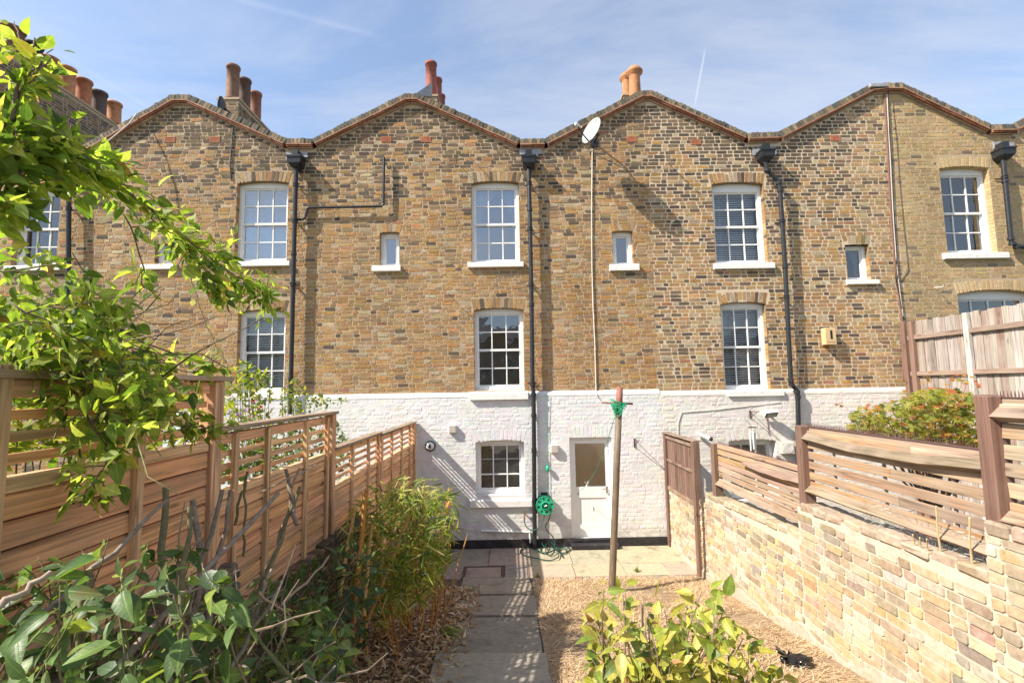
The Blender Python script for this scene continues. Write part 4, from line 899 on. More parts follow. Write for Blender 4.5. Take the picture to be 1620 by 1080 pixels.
for i in range(24):     # brick edging between yard and turf
    a = .32 + i * .112
    if a > XW - .05: break
    m = MB(); m.cbox((a, YP + .005 + rnd.uniform(0, .012), -.06), (a + .1, YP + .115, .004 + rnd.uniform(-.012, .008)), .006, vary(rnd.choice([(.34, .26, .18), (.38, .24, .16), (.30, .25, .19)]), .1), jit=.003); part('edging_brick', m, M['wallbrick'], patio)
# sloping slab path
pm = MB(); gp = lambda x, y, o=0: (x, y, gz(y) + o)
pb = [YP - .02, 6, 4, 2, .5, -1]
for a, b in zip(pb, pb[1:]): pm.poly([gp(-.75, a, -.02), gp(-.75, b, -.02), gp(.42, b, -.02), gp(.42, a, -.02)])
path = setting('garden_path', pm, M['joint'])
cuts = [(912, 736, 838), (941, 727.5, 843), (975, 716, 848), (1036, 697, 858), (1036, 690, 860), (1090, 676, 871)]
pr_ = []
def pathslab(pl0, pr0, pl1, pr1, c, lip0=.008, lip1=.0):
    m = MB(); A, B, Cc, Dd = PG(*pl0), PG(*pr0), PG(*pr1), PG(*pl1)
    nx = 5; ny = 4; vs = []; 
    for j in range(ny + 1):
        for i in range(nx + 1):
            s, t = i / nx, j / ny; p = A.lerp(B, s).lerp(Dd.lerp(Cc, s), t); e = (i in (0, nx)) or (j in (0, ny))
            vs.append((p.x + (rnd.uniform(-.006, .006) if i in (0, nx) else 0), p.y + (rnd.uniform(-.005, .005) if j in (0, ny) else 0), p.z + lip0 * (1 - t) + lip1 * t + rnd.uniform(-.0015, .0015) - (.004 if e else 0)))
    fs = [(j * (nx + 1) + i, j * (nx + 1) + i + 1, (j + 1) * (nx + 1) + i + 1, (j + 1) * (nx + 1) + i)[::-1] for j in range(ny) for i in range(nx)]
    k = len(vs); rim = [i for i in range(nx + 1)] + [(j + 1) * (nx + 1) - 1 for j in range(1, ny + 1)] + [ny * (nx + 1) + i for i in range(nx - 1, -1, -1)] + [j * (nx + 1) for j in range(ny - 1, 0, -1)]
    vs += [(vs[i][0], vs[i][1], vs[i][2] - .055) for i in rim]
    fs += [(rim[i], rim[(i + 1) % len(rim)], k + (i + 1) % len(rim), k + i) for i in range(len(rim))]
    m.add(vs, fs, c); part('paving_slab', m, M['slab'], path)
pathslab((733, 912.5), (838, 911.5), (727.5, 940), (843, 939), (.31, .265, .205), .005, .012)
pathslab((724, 942.5), (846, 941), (717, 974), (850, 973), (.29, .25, .20), .004, .014)
pathslab((716, 976.5), (849.5, 975.5), (697, 1035), (858.5, 1034), (.28, .245, .195), .004, .016)
pathslab((690, 1037), (864, 1036), (672, 1105), (876, 1104), (.36, .315, .25), .03, .03)
pathslab((671, 1108), (876, 1107), (655, 1190), (900, 1190), (.34, .30, .24), .0, .0)
# bed on the left, turf on the right
def strip(name, x0f, x1f, y0, y1, matn, dz=.0, n=26, nx=14, amp=.02):
    m = MB(); vs = []
    for j in range(n + 1):
        y = y0 + (y1 - y0) * j / n
        for i in range(nx + 1):
            x = x0f(y) + (x1f(y) - x0f(y)) * i / nx; vs.append((x, y, gz(y) + dz + amp * (math.sin(x * 7.3 + y * 3.1) * .4 + math.sin(x * 3.3 - y * 6.7) * .4 + rnd.uniform(-.3, .3)) * (0 if i in (0, nx) else 1)))
    m.add(vs, [(j * (nx + 1) + i, j * (nx + 1) + i + 1, (j + 1) * (nx + 1) + i + 1, (j + 1) * (nx + 1) + i) for j in range(n) for i in range(nx)])
    return setting(name, m, M[matn], smooth=True)
pl_ = lambda y: -.70 + (.12 if y < 6.6 else .0); prr = lambda y: .36
strip('planting_bed', lambda y: XF - .1, lambda y: -.55, .2, YP - .03, 'soil', .0, amp=.03)
strip('lawn', lambda y: .30, lambda y: XW + .1, .2, YP + .01, 'straw_ground', -.012, amp=.015)

# ================================================================== LEFT BOUNDARY: low old wall and cedar screen fence
LW = thing('garden_wall', 'low dark mossy brick wall under the cedar fence on the left', 'wall', (XF, 5, .3))
XL = XF + .10                # face of the low wall
segs = [(.6, 3.2, 1.86), (3.2, 5.33, 1.50)]
bm_ = MB()
for (a, b, zt) in segs: bm_.box((XL - .26, a, -.1), (XL - .004, b, zt - .04))
pe0, pe1 = PX(505, 850, XL + .02).y, PX(548, 850, XL + .02).y
bm_.box((XL - .3, 5.33, -.1), (XL + .03, 5.80, 1.47)); bm_.box((XL - .26, 5.8, -.1), (XL - .004, 9.3, .62))
wl0 = part('wall_core', bm_, M['mortar'], LW)
frl = Frame((XL, 0, 0), (0, 1, 0), (0, 0, 1), (1, 0, 0)); bl = []
OLD = [(.15, .10, .065), (.20, .13, .08), (.11, .085, .06), (.24, .15, .09), (.09, .08, .055), (.17, .14, .10)]
for (a, b, zt) in segs: bl += courses(a, b, gz(a) - .55, zt, lambda v: [], seed=31, jig=.008)
bl += courses(5.8, 9.3, 0, .66, lambda v: [], seed=34, jig=.006)
lay(bl, frl, LW, M['oldbrick'], lambda p: vary(rnd.choice(OLD), .2), 200, lambda b: (b[1] - b[0]) / max(1.2, b[0]) - (0 if b[3] > gz(b[0]) else 9), proud=(.004, .022), wear=.012, inset=.008)
pf = Frame((XL + .034, 0, 0), (0, 1, 0), (0, 0, 1), (1, 0, 0)); pe = Frame((XL - .30, 5.33, 0), (1, 0, 0), (0, 0, 1), (0, -1, 0)); mm = MB()
for q in courses(5.33, 5.8, .1, 1.47, lambda v: [], seed=36): brick(mm, pf, rect(*q), proud=rnd.uniform(.0, .014), c=vary(rnd.choice(OLD), .2), wear=.01, inset=.007)
for q in courses(.28, .334, .1, 1.47, lambda v: [], seed=37): brick(mm, pe, rect(*q), proud=rnd.uniform(.0, .014), c=vary(rnd.choice(OLD), .2), wear=.004, inset=.005)
part('pier_brickwork', mm, M['oldbrick'], LW, kind='stuff')
mm = MB(); mm.cbox((XL - .34, 5.30, 1.472), (XL + .07, 5.85, 1.53), .02, (.10, .085, .06), jit=.01); part('pier_cap', mm, M['oldbrick'], LW)
for (a, b, zt) in segs:
    y = a
    while y < b - .05:
        L = rnd.uniform(.09, .13); mm = MB(); mm.cbox((XL - .27 + rnd.uniform(-.01, .01), y, zt - .04), (XL + .015 + rnd.uniform(-.012, .012), min(b, y + L - .01), zt + .045 + rnd.uniform(-.012, .012)), .012, vary(rnd.choice(OLD), .2), jit=.006)
        part('coping_brick', mm, M['oldbrick'], LW); y += L

FEN = thing('screen_fence', 'stepped cedar screen fence with open slats along its top, on the left', 'fence', (XF, 5, .6))
CED = [(.72, .385, .185), (.76, .43, .22), (.65, .345, .17), (.78, .48, .27), (.68, .39, .21), (.74, .40, .18)]
def fy(px, py=700): return PX(px, py, XF).y
yP = [PX(18, 700, XF + .05).y - .05, PX(353, 700, XF + .05).y - .05, PX(532, 700, XF + .05).y - .05, PX(607, 690, XF + .05).y - .05, 9.26]
levels = [(3.06, 1.86), (2.735, 1.52), (2.375, .70), (2.345, .70)]
posts = [(yP[0], 3.09, 1.2), (yP[1], 3.045, 1.3), (yP[2], 2.74, 1.0), (yP[3], 2.345, .5), (yP[4], 2.33, 0.0)]
def board(name, a, b, c, matn, ch=.003, par=None):
    m = MB(); m.cbox(a, b, ch, c, jit=.0015); return part(name, m, M[matn], par or FEN, seed=rseed())
for i, (y, zt, zb) in enumerate(posts): board('post', (XF - .045, y - .05, zb), (XF + .05, y + .05, zt), vary((.62, .37, .20), .08), 'fence_z', .006)
board('post_cap', (XF - .075, yP[1] - .5, 3.047), (XF + .085, yP[1] + .085, 3.075), (.33, .25, .18), 'fence_y')
bat = [[fy(207, 740), fy(331, 740)], [fy(363, 740), fy(415, 740), fy(477, 740), fy(511, 740)], [fy(552, 740), fy(578, 740), fy(594, 740)], [fy(616, 720), fy(632, 720), fy(645, 715)]]
for i, (zt, zb) in enumerate(levels):
    a, b = yP[i] + .055, yP[i + 1] - .055
    if i == 0: board('cap_rail', (XF - .06, a - .35, zt - .018), (XF + .06, b - .5 + .0, zt + .012), (.30, .22, .155), 'fence_y')
    elif i == 1: board('cap_rail', (XF - .065, a - .05, zt), (XF + .07, b + .12, zt + .028), (.27, .205, .145), 'fence_y')
    elif i == 2: board('cap_rail', (XF - .06, a - .03, zt - .012), (XF + .065, b + .0, zt + .016), (.27, .205, .145), 'fence_y')
    else: board('cap_rail', (XF - .06, a - .1, zt - .012), (XF + .065, b + .12, zt + .016), (.27, .205, .145), 'fence_y')
    z = zt - .022
    board('rail', (XF - .022, a, z - .066), (XF + .022, b, z), vary(CED[1], .1), 'fence_y'); z -= .066 + .046
    for k in range(3):
        board('slat', (XF - .006, a, z - .038), (XF + .005, b, z), vary(rnd.choice(CED), .12), 'fence_y'); z -= .038 + .042
    board('rail', (XF - .026, a, z - .058), (XF + .026, b, z), vary(CED[3], .08), 'fence_y'); z -= .060
    z_top = z - .03
    while z > zb:
        m = MB(); h_ = .098; x = XF + .004; c = vary(rnd.choice(CED), .14)
        m.add([(x, a, z), (x, b, z), (x + .016, b, z - .010), (x + .016, a, z - .010), (x + .018, b, z - h_ + .006), (x + .018, a, z - h_ + .006), (x, b, z - h_), (x, a, z - h_), (x - .016, a, z), (x - .016, b, z), (x - .016, a, z - h_), (x - .016, b, z - h_)],
              [(1, 0, 3, 2), (2, 3, 5, 4), (4, 5, 7, 6), (0, 1, 9, 8), (8, 9, 11, 10), (6, 7, 10, 11), (0, 8, 10, 7, 5, 3), (1, 2, 4, 6, 11, 9)], c)
        part('board', m, M['fence_y'], FEN, seed=rseed()); z -= h_ + .006
    m = MB(); m.box((XF - .034, a, zb - .1), (XF - .026, b, z_top), (.16, .10, .06)); part('gap_blackout', m, M['fence_y'], FEN, seed=rseed())  # dark sheet added to stop light leaking between boards and darken the joints
    for y in bat[i]: board('batten', (XF + .0185, y - .024, zb - .02), (XF + .052, y + .024, zt - .03), vary((.64, .39, .21), .1), 'fence_z')

# ================================================================== RIGHT BOUNDARY: pale brick wall in steps, brown fences above
RW = thing('garden_wall', 'sunlit pale yellow brick garden wall stepping up towards the viewer on the right', 'wall', (XW, 5, .4))
yb2 = PX(1262, 820, XW).y; yb3 = PX(1560, 870, XW).y; ypost = PX(1105, 800, XW).y
z3 = PX(1265, 799, XW).z; z3b = PX(1560, 905, XW).z; z4 = PX(1590, 838, XW).z; z2 = PX(1250, 838, XW).z; z2b = PX(1125, 786, XW).z; z1 = PX(1060, 772, XW).z
steps = [(ypost + .05, D - .1, 1.07, 1.07), (ypost - .30, ypost + .05, 1.16, 1.16), (yb2, ypost - .30, z2, z2b), (yb3, yb2, z3b, z3), (.3, yb3, z4, z4)]
wm = MB()
for (a, b, za, zb) in steps:
    wm.add([(XW + .004, a, -.1), (XW + .22, a, -.1), (XW + .22, b, -.1), (XW + .004, b, -.1), (XW + .004, a, za - .02), (XW + .22, a, za - .02), (XW + .22, b, zb - .02), (XW + .004, b, zb - .02)], [(0, 3, 2, 1), (4, 5, 6, 7), (0, 1, 5, 4), (1, 2, 6, 5), (2, 3, 7, 6), (3, 0, 4, 7)])
core = part('wall_core', wm, M['wallmortar'], RW)
frw = Frame((XW, 0, 0), (0, -1, 0), (0, 0, 1), (-1, 0, 0))      # u = -y so that u x v = outward
GW = [(.43, .33, .20), (.45, .36, .235), (.40, .32, .225), (.47, .385, .27), (.43, .305, .165), (.36, .28, .19), (.45, .34, .195), (.48, .41, .31)]
def gwc(p):
    x = rnd.random()
    if x < .03: return vary((.40, .24, .17), .12)
    if x < .08: return vary((.29, .24, .19), .15)
    top = max(0, min(1, (p[0][1] - .75) / .7)) if -p[0][0] > yb2 else max(0, min(1, (p[0][1] - 1.15) / .7))
    if x < .16: return vary((.50, .43, .34), .08)
    if rnd.random() < top * .75: return vary(rnd.choice([(.32, .25, .165), (.27, .21, .145), (.35, .28, .195), (.38, .30, .20)]), .15)
    return vary(rnd.choice(GW), .13)
wb = []
for (a, b, za, zb) in steps:
    wb += courses(-b, -a, gz(a) * 0 - .0 + math.floor((gz(b) - .05) / .079) * .079, min(za, zb) - .065, lambda v: [], ch=.079, joint=.012, seed=41, jig=.006, bond=(.222, .222, .105), start=-12.0) if False else courses(-b, -a, 0, min(za, zb) - .06, lambda v: [], ch=.079, joint=.012, seed=41, jig=.006, bond=(.222, .108), start=-12.0)
wb = [q for q in wb if q[3] > gz(-q[1]) - .02]
lay(wb, frw, RW, M['wallbrick'], gwc, 300, lambda b: (b[1] - b[0]) / max(1.0, (-b[1])) ** 1.6 - (0 if -b[1] > 1.75 else 9), proud=(.0, .010), wear=.007, inset=.004, deep=-.016)
k = MB()
for (a, b, za, zb) in steps:      # worn brick-on-edge top course
    y = a
    while y < b - .04:
        L = rnd.uniform(.20, .235); t = (y - a) / (b - a); zt = za + (zb - za) * t; e = min(b, y + L)
        m = MB(); m.cbox((XW - .012 + rnd.uniform(-.01, .012), y + .004, zt - .062), (XW + .235, e - .004, zt + .02 + rnd.uniform(-.014, .012)), .016, vary(rnd.choice([(.36, .285, .195), (.31, .245, .17), (.40, .315, .215), (.33, .245, .17)]), .12), jit=.007)
        part('coping_brick', m, M['wallbrick'], RW); y = e
    # end faces
lm = MB()
n = 60
for i in range(n):      # lime-washed foot of the wall
    a = 1.0 + (D - .2 - 1.0) * i / n; b = 1.0 + (D - .2 - 1.0) * (i + 1) / n
    ha, hb = [gz(y) + .07 + .05 * math.sin(y * 5.1) + .03 * math.sin(y * 13.7) for y in (a, b)]
    lm.add([(XW - .022, a, gz(a) - .05), (XW - .022, b, gz(b) - .05), (XW - .016, b, hb), (XW - .016, a, ha), (XW + .002, b, hb + .02), (XW + .002, a, ha + .02)], [(1, 0, 3, 2), (2, 3, 5, 4)], (.43, .36, .275))
part('render_foot', lm, M['wallbrick'], RW, kind='stuff')

BRN = [(.145, .085, .062), (.17, .10, .075), (.12, .07, .052), (.19, .12, .09)]
PF = thing('pale_fence', 'short dark brown close pale fence section against the white house wall', 'fence', (XW + .05, 8.4, 1.0))
def rb(name, a, b, c, matn, par, ch=.003, jit=.002):
    m = MB(); m.cbox(a, b, ch, c, jit=jit); return part(name, m, M[matn], par, seed=rseed())
rb('post', (XW - .045, 9.22, -.0), (XW + .055, 9.32, 2.07), vary(BRN[0], .05), 'brown_z', PF, .005)
rb('post', (XW - .06, ypost - .055, -.02), (XW + .045, ypost + .055, 2.06), vary(BRN[1], .05), 'brown_z', PF, .005)
for z, hh in ((2.02, .05), (1.60, .045), (1.10, .06)): rb('rail', (XW - .028, ypost + .056, z - hh), (XW + .0, 9.219, z), vary(BRN[3], .1), 'brown_y', PF)
y = ypost + .075
while y < 9.2:
    rb('pale', (XW + .001, y, 1.05), (XW + .017, y + .088, 2.05 + rnd.uniform(-.01, .01)), vary(rnd.choice(BRN), .15), 'brown_z', PF); y += .105
rb('cap_rail', (XW - .06, ypost - .05, 2.062), (XW + .07, 9.3, 2.085), (.20, .14, .10), 'brown_y', PF)

SF = thing('slat_fence', 'sun bleached horizontal slat fence with brown posts and a spiked top on the right wall', 'fence', (XW + .1, 4.5, 1.5))
XS = XW + .10
py = [PX(1135.5, 745, XS).y, PX(1277, 740, XS).y, PX(1580, 740, XS).y, .6]
WEA = [(.40, .25, .135), (.42, .28, .17), (.34, .23, .145), (.44, .33, .225), (.38, .215, .10), (.31, .23, .16)]
pz = [(2.10, 1.2), (2.53, 1.7), (2.88, 1.9), (2.9, 1.9)]
for y, (zt, zb) in zip(py, pz): rb('post', (XS - .075, y - .05, zb), (XS + .045, y + .05, zt), vary(BRN[1], .08), 'brown_z', SF, .008, .004)
def arris(y0, y1, z, c, sag=.0, rr=.055):
    """bowed triangular rail"""
    m = MB(); n = 8; rings = []
    for i in range(n + 1):
        t = i / n; y = y0 + (y1 - y0) * t; dz = -sag * math.sin(math.pi * t) + .004 * math.sin(t * 17); dx = -.012 * math.sin(math.pi * t)
        for (x, zz) in ((XS - .075 + dx, z + dz - rr * .25), (XS - .012, z + dz + rr), (XS - .012, z + dz - rr)): m.v.append((x, y, zz))
    for i in range(n):
        for j in range(3): a = i * 3 + j; b = i * 3 + (j + 1) % 3; m.f.append((a, b, b + 3, a + 3)); m.c.append(c); m.m.append(0)
    m.f += [(0, 2, 1), (n * 3, n * 3 + 1, n * 3 + 2)]; m.c += [c, c]; m.m += [0, 0]
    part('arris_rail', m, M['brown_y'], SF, seed=rseed())
bays = [(py[1] + .05, py[0] - .05, 2.10, 1.50), (py[2] + .05, py[1] - .05, 2.53, 1.86), (py[3] + .05, py[2] - .05, 2.87, 2.10)]
for bi, (a, b, zt, zb) in enumerate(bays):
    n = 7 if bi == 0 else 6; st = (zt - zb - (.03 if bi == 0 else .07)) / n; gp_ = .013 if bi == 0 else .024
    for i in range(n):
        z = zb + .045 + st * i; s = rnd.uniform(-.006, .006); ym = a + (b - a) * rnd.uniform(.3, .7)
        pc = [(a, ym), (ym + .006, b)] if rnd.random() < .5 else [(a, b)]
        for (p, q) in pc: rb('slat', (XS - .010, p, z + s), (XS + .012, q, z + st - gp_ + s + rnd.uniform(-.005, .003)), vary(rnd.choice(WEA), .14), 'brown_y', SF, .003, .004)
    rb('top_board', (XS + .0135, a, zt - .085), (XS + .035, b, zt - .005), vary((.33, .25, .18), .1), 'brown_y', SF, .004, .004)
    arris(a - .03, (b + .03) if bi else a + (b - a) * .6, zt - .105 if bi else zt - .15, vary((.21, .15, .105), .1), .045 if bi == 1 else .015, .046 if bi else .036)
    arris(a - .03, b + .03, zb + .035, vary((.28, .195, .13), .1), -.005, .048)
    for i in range(int((b - a) / .62)):
        y = a + .3 + i * .62; rb('upright', (XS + .0135, y - .012, zb), (XS + .03, y + .012, zt - .09), (.30, .24, .19), 'brown_z', SF)
    sp = MB(); y = a - .03
    while y < b + .04:
        for dx in (.0, .02): sp.add([(XS + .012 + dx - .003, y - .003, zt - .004), (XS + .012 + dx + .003, y - .003, zt - .004), (XS + .012 + dx, y + .003, zt - .004), (XS + .012 + dx + rnd.uniform(-.003, .003), y, zt + .045)], [(0, 1, 3), (1, 2, 3), (2, 0, 3)])
        y += .022
    sp.box((XS + .004, a - .04, zt - .006), (XS + .04, b + .05, zt - .001)); part('spike_strip', sp, M['spike'], SF, kind='stuff')
# chicken wire tucked behind bay, canes stuck in the wall
cw = MB(); hx = .030
def wireseg(p, q): cw.tube([p, q], .0014, 3, cap=False)
ywa, ywb = yb3 + .02, PX(1372, 838, XS + .03).y
nrow = 5; ncol = int((ywb - ywa) / (hx * 1.5))
for i in range(ncol):
    for j in range(nrow):
        y = ywa + i * hx * 1.5; z = 1.70 + j * hx * 1.73 + (hx * .866 if i % 2 else 0); pts = [Vector((XS - .03 + .02 * math.sin(y * 9 + a), y + hx * math.cos(R(60 * a)), z + hx * math.sin(R(60 * a)))) for a in range(4)]
        for a in range(3): wireseg(pts[a], pts[a + 1])
solo('chicken_wire', cw, M['wire'], 'strip of chicken wire in the gap between the right wall and the slat fence', 'wire mesh', (XS, ywa, 1.7))
for i, (bx, by, tx, ty, hw) in enumerate([(1491, 885, 1481, 800, 'tall pale cane leaning on the slat fence, left of the other tall one'), (1540, 903, 1534, 818, 'tall pale cane leaning on the slat fence, nearest the brick pier'), (1454, 872, 1444, 845, 'short cane stub by the chicken wire, leftmost of three'), (1463, 876, 1455, 850, 'short cane stub by the chicken wire, middle of three'), (1473, 878, 1466, 852, 'short cane stub by the chicken wire, rightmost of three')]):
    a = PX(bx, by, XW + .05); b = PX(tx, ty, XW - .03); m = MB(); m.tube([a - Vector((0, 0, .05)), a.lerp(b, .5) + Vector((-.01, .0, 0)), b], .0065 if i < 2 else .005, 6, c=(.58, .44, .24))
    solo('bamboo_cane', m, M['cane'], hw, 'cane', tuple(a), 'canes standing in the right wall')
# tall fence of the house beyond
XT = PY(1427, 600).x
TF = thing('board_fence', 'tall weathered grey vertical board fence beyond the acer on the far right', 'fence', (XT, 7, 1))
ztf = PX(1440, 509, XT).z
y = 3.2
while y < 9.12:
    w = rnd.uniform(.095, .13); c = vary(rnd.choice([(.30, .25, .215), (.35, .30, .265), (.25, .19, .155), (.31, .235, .185), (.40, .35, .315), (.22, .16, .125)]), .1)
    m = MB(); m.cbox((XT + .02 + rnd.uniform(-.006, .006), y, .3), (XT + .038, y + w, ztf + rnd.uniform(-.015, .015)), .003, c, jit=.004); part('board', m, M['grey_z'], TF, seed=rseed()); y += w + .004
for py_ in (531, 588, 640): z = PX(1440, py_, XT).z; rb('rail', (XT - .035, 3.2, z - .08), (XT + .015, 9.15, z), (.27, .185, .145), 'brown_y', TF)
rb('post', (XT - .06, 9.17, 0), (XT + .04, 9.27, ztf + .02), (.20, .115, .085), 'brown_z', TF); rb('post', (XT - .06, 9.0, 0), (XT + .04, 9.09, ztf), (.24, .15, .11), 'brown_z', TF)
rb('post', (XT - .05, 7.9, 0), (XT + .012, 7.99, ztf + .0), (.52, .46, .42), 'grey_z', TF)

# ================================================================== VEGETATION
def T_leaf(w=.26, fold=.10, droop=.16, st=(0, .12, .32, .58, .82, 1.0), prof=(.0, .62, 1.0, .86, .40, 0)):
    """leaf along +X, unit length: midrib and two edges"""
    v = []; f = []
    for x, p in zip(st, prof):
        z = -droop * x * x; v += [(x, 0, z), (x, w * p, z + fold * p), (x, -w * p, z + fold * p)]
    for i in range(len(st) - 1):
        a = i * 3; b = a + 3
        f += [(a, b, b + 1, a + 1), (a, a + 2, b + 2, b)]
    return np.array(v), f
T_BROAD = [T_leaf(.27, .07, .15), T_leaf(.24, .12, .28), T_leaf(.30, .04, .05), T_leaf(.22, .09, .40)]
T_SHRUB = [T_leaf(.20, .05, .20), T_leaf(.23, .10, .42), T_leaf(.18, .08, .10), T_leaf(.24, .04, .30)]
T_LANCE = [T_leaf(.055, .015, .25, (0, .15, .5, 1), (.3, 1, .8, 0)), T_leaf(.065, .02, .5, (0, .15, .5, 1), (.3, 1, .8, 0)), T_leaf(.05, .015, .1, (0, .15, .5, 1), (.3, 1, .8, 0))]
T_SMALL = [T_leaf(.22, .05, .1, (0, .4, 1), (0, 1, 0)), T_leaf(.26, .08, .25, (0, .4, 1), (0, 1, 0))]
T_LITTER = [T_leaf(.16, .12, .3, (0, .45, 1), (.1, 1, 0)), T_leaf(.12, -.06, -.25, (0, .45, 1), (.1, 1, 0))]
def T_maple(k=0):
    v = [(0, 0, 0)]; n = 7; r = random.Random(k); tips = []
    for i in range(n):
        a = R(-125 + 250 * i / (n - 1)); L = (1 - .11 * abs(i - 3)) * .62
        v.append((.38 + L * math.cos(a), L * math.sin(a), -.14 * L + r.uniform(-.05, .05)))
        if i < n - 1:
            a2 = R(-125 + 250 * (i + .5) / (n - 1)); v.append((.38 + .20 * math.cos(a2), .20 * math.sin(a2), .02))
    v.append((.38, 0, .03)); c = len(v) - 1; f = []
    for i in range(1, c - 1): f.append((c, i, i + 1))
    f.append((c, c - 1, 0)); f.append((c, 0, 1))
    return np.array(v), f
T_MAPLE = [T_maple(i) for i in range(3)]
def basis(d, n):
    d = d.normalized(); y = n.cross(d)
    y = y.normalized() if y.length > 1e-4 else d.orthogonal().normalized()
    z = d.cross(y); return d, y, z
def rdir(): 
    while True:
        v = Vector((rnd.uniform(-1, 1), rnd.uniform(-1, 1), rnd.uniform(-1, 1)))
        if .1 < v.length < 1: return v.normalized()
def foliage(root, specs, tmpls, matn, palette, limit=300, name='leaf', restname='foliage', weights=None):
    """specs: (pos, dir, normal hint, length[, colour index]); the largest in view become leaf parts sharing meshes"""
    org = root.location; inst = []; keep = []
    for s in specs:
        q = proj(s[0]); vis = q is not None and -30 < q[0] < 1650 and -30 < q[1] < 1110
        keep.append((s[3] / max(.3, (s[0] - C0).length) * (1 if vis else .001), s))
    keep.sort(key=lambda a: -a[0])
    cols = palette; shared = {}
    pick = lambda: rnd.choices(range(len(cols)), weights)[0] if weights else rnd.randrange(len(cols))
    V = []; F = []; Cc = []; off = 0; LU = []
    for i, (_, s) in enumerate(keep):
        ti = rnd.randrange(len(tmpls)); ci = s[4] if len(s) > 4 else pick(); d, y, z = basis(s[1], s[2])
        if i < limit:
            k = (ti, ci)
            if k not in shared:
                m = MB(); m.add(tmpls[ti][0].tolist(), tmpls[ti][1], vary(cols[ci], .05)); m.luv = tmpls[ti][0] * np.array([1, 1, 0]) + np.array([0, 0, 0]); shared[k] = m.mesh(name, M[matn], smooth=True)
            o = bpy.data.objects.new(name, shared[k]); col.objects.link(o); o.parent = root
            mt = Matrix(((d.x, y.x, z.x, 0), (d.y, y.y, z.y, 0), (d.z, y.z, z.z, 0), (0, 0, 0, 1))); wv = rnd.uniform(.85, 1.15)
            o.matrix_basis = Matrix.Translation(s[0] - org) @ mt @ Matrix.Diagonal((s[3], s[3] * wv, s[3], 1))
        else:
            tv, tf = tmpls[ti]; B = np.array([d, y * rnd.uniform(.85, 1.15), z]); V.append((tv * s[3]) @ B + np.array(s[0])); LU.append(tv); F += [tuple(k + off for k in f) for f in tf]; Cc += [vary(cols[ci], .18)] * len(tf); off += len(tv)
    if V:
        m = MB(); m.v = np.concatenate(V).tolist(); m.luv = np.concatenate(LU); m.f = F; m.c = Cc; m.m = [0] * len(F); part(restname, m, M[matn], root, smooth=True, kind='stuff')
def inpoly(x, y, P):
    r = False
    for (x1, y1), (x2, y2) in zip(P, P[1:] + P[:1]):
        if (y1 > y) != (y2 > y) and x < (x2 - x1) * (y - y1) / (y2 - y1) + x1: r = not r
    return r
def sample(P, n, dr):
    """n points in the volume whose outline from the garden gate is P, between two depths"""
    xs = [p[0] for p in P]; ys_ = [p[1] for p in P]; out = []
    while len(out) < n:
        x, y = rnd.uniform(min(xs), max(xs)), rnd.uniform(min(ys_), max(ys_))
        if inpoly(x, y, P): out.append(PY(x, y, rnd.uniform(*dr)))
    return out
def spray(a, b, n, spread, L, hang=.5, lift=.2, taper=.0):
    """leaves set alternately along a twig from a to b"""
    out = []; ax = (b - a).normalized()
    n = int(n * 1.25)
    for i in range(n):
        t = (i + rnd.random()) / n; p = a.lerp(b, t); sd = rdir(); sd = (sd - ax * sd.dot(ax)).normalized()
        d = (ax * rnd.uniform(-.1, .9) + sd * rnd.uniform(.5, 1.1) + rdir() * .5 + Vector((0, 0, -hang * rnd.uniform(-.3, 1.6)))).normalized(); nn = (Vector((-.62, -.45, .65)) + rdir() * .75).normalized()
        out.append((p + sd * spread * rnd.random() ** .6 * 1.3, d, nn, L * rnd.uniform(.42, 1.1) * (1 - taper * t)))
    return out
def wander(a, b, n=8, amp=.05, sag=0):
    return [a.lerp(b, i / n) + (Vector((rnd.uniform(-amp, amp), rnd.uniform(-amp, amp), rnd.uniform(-amp, amp))) if 0 < i < n else Vector()) + Vector((0, 0, -sag * math.sin(math.pi * i / n))) for i in range(n + 1)]

# ---- climber over the cedar fence, with a long arm reaching right
VG = [(.22, .29, .05), (.155, .225, .04), (.10, .16, .03), (.31, .36, .09), (.055, .095, .022), (.40, .38, .10), (.32, .20, .08)]
VW = [6, 5, 4, 5, 1.5, 1.2, .25]
vroot = Vector((XF - .35, 1.9, gz(1.9)))
VINE = thing('climbing_vine', 'large yellow-green leafy climber spilling over the left fence with an arm reaching right', 'climbing plant', vroot)
st_ = MB(); sp = []
BK = (.16, .115, .075); YB = (.30, .27, .12)
def PD(x, y, d): return PY(x, y, d)
hub = PD(-10, 520, 1.95)
st_.tube(wander(vroot, hub, 10, .04), [.03 - .0015 * i for i in range(11)], 7, BK)
def arm(pts, r0, r1, leaves, spread, L, hang=.5, subs=0, sublen=.25, cc=BK):
    P = [PD(*p) for p in pts]; Q = []
    for a, b in zip(P, P[1:]): Q += [a.lerp(b, t / 4) + Vector((rnd.uniform(-.015, .015), rnd.uniform(-.015, .015), rnd.uniform(-.015, .015))) for t in range(4)]
    Q.append(P[-1]); n = len(Q); st_.tube(Q, [r0 + (r1 - r0) * i / (n - 1) for i in range(n)], 6, cc)
    for a, b in zip(P, P[1:]): sp.extend(spray(a, b, max(2, int(leaves / (len(P) - 1))), spread, L, hang))
    for k in range(subs):
        j = rnd.randrange(n - 1); a = Q[j]; d = (rdir() + (Q[min(j + 1, n - 1)] - Q[j]).normalized() * .8 + Vector((0, 0, -.1))).normalized(); b = a + d * sublen * rnd.uniform(.5, 1.2)
        st_.tube([a, a.lerp(b, .5) + Vector((0, 0, .02)), b], [.004, .003, .0015], 4, cc); sp.extend(spray(a, b, rnd.randint(6, 11), .03, L, hang))
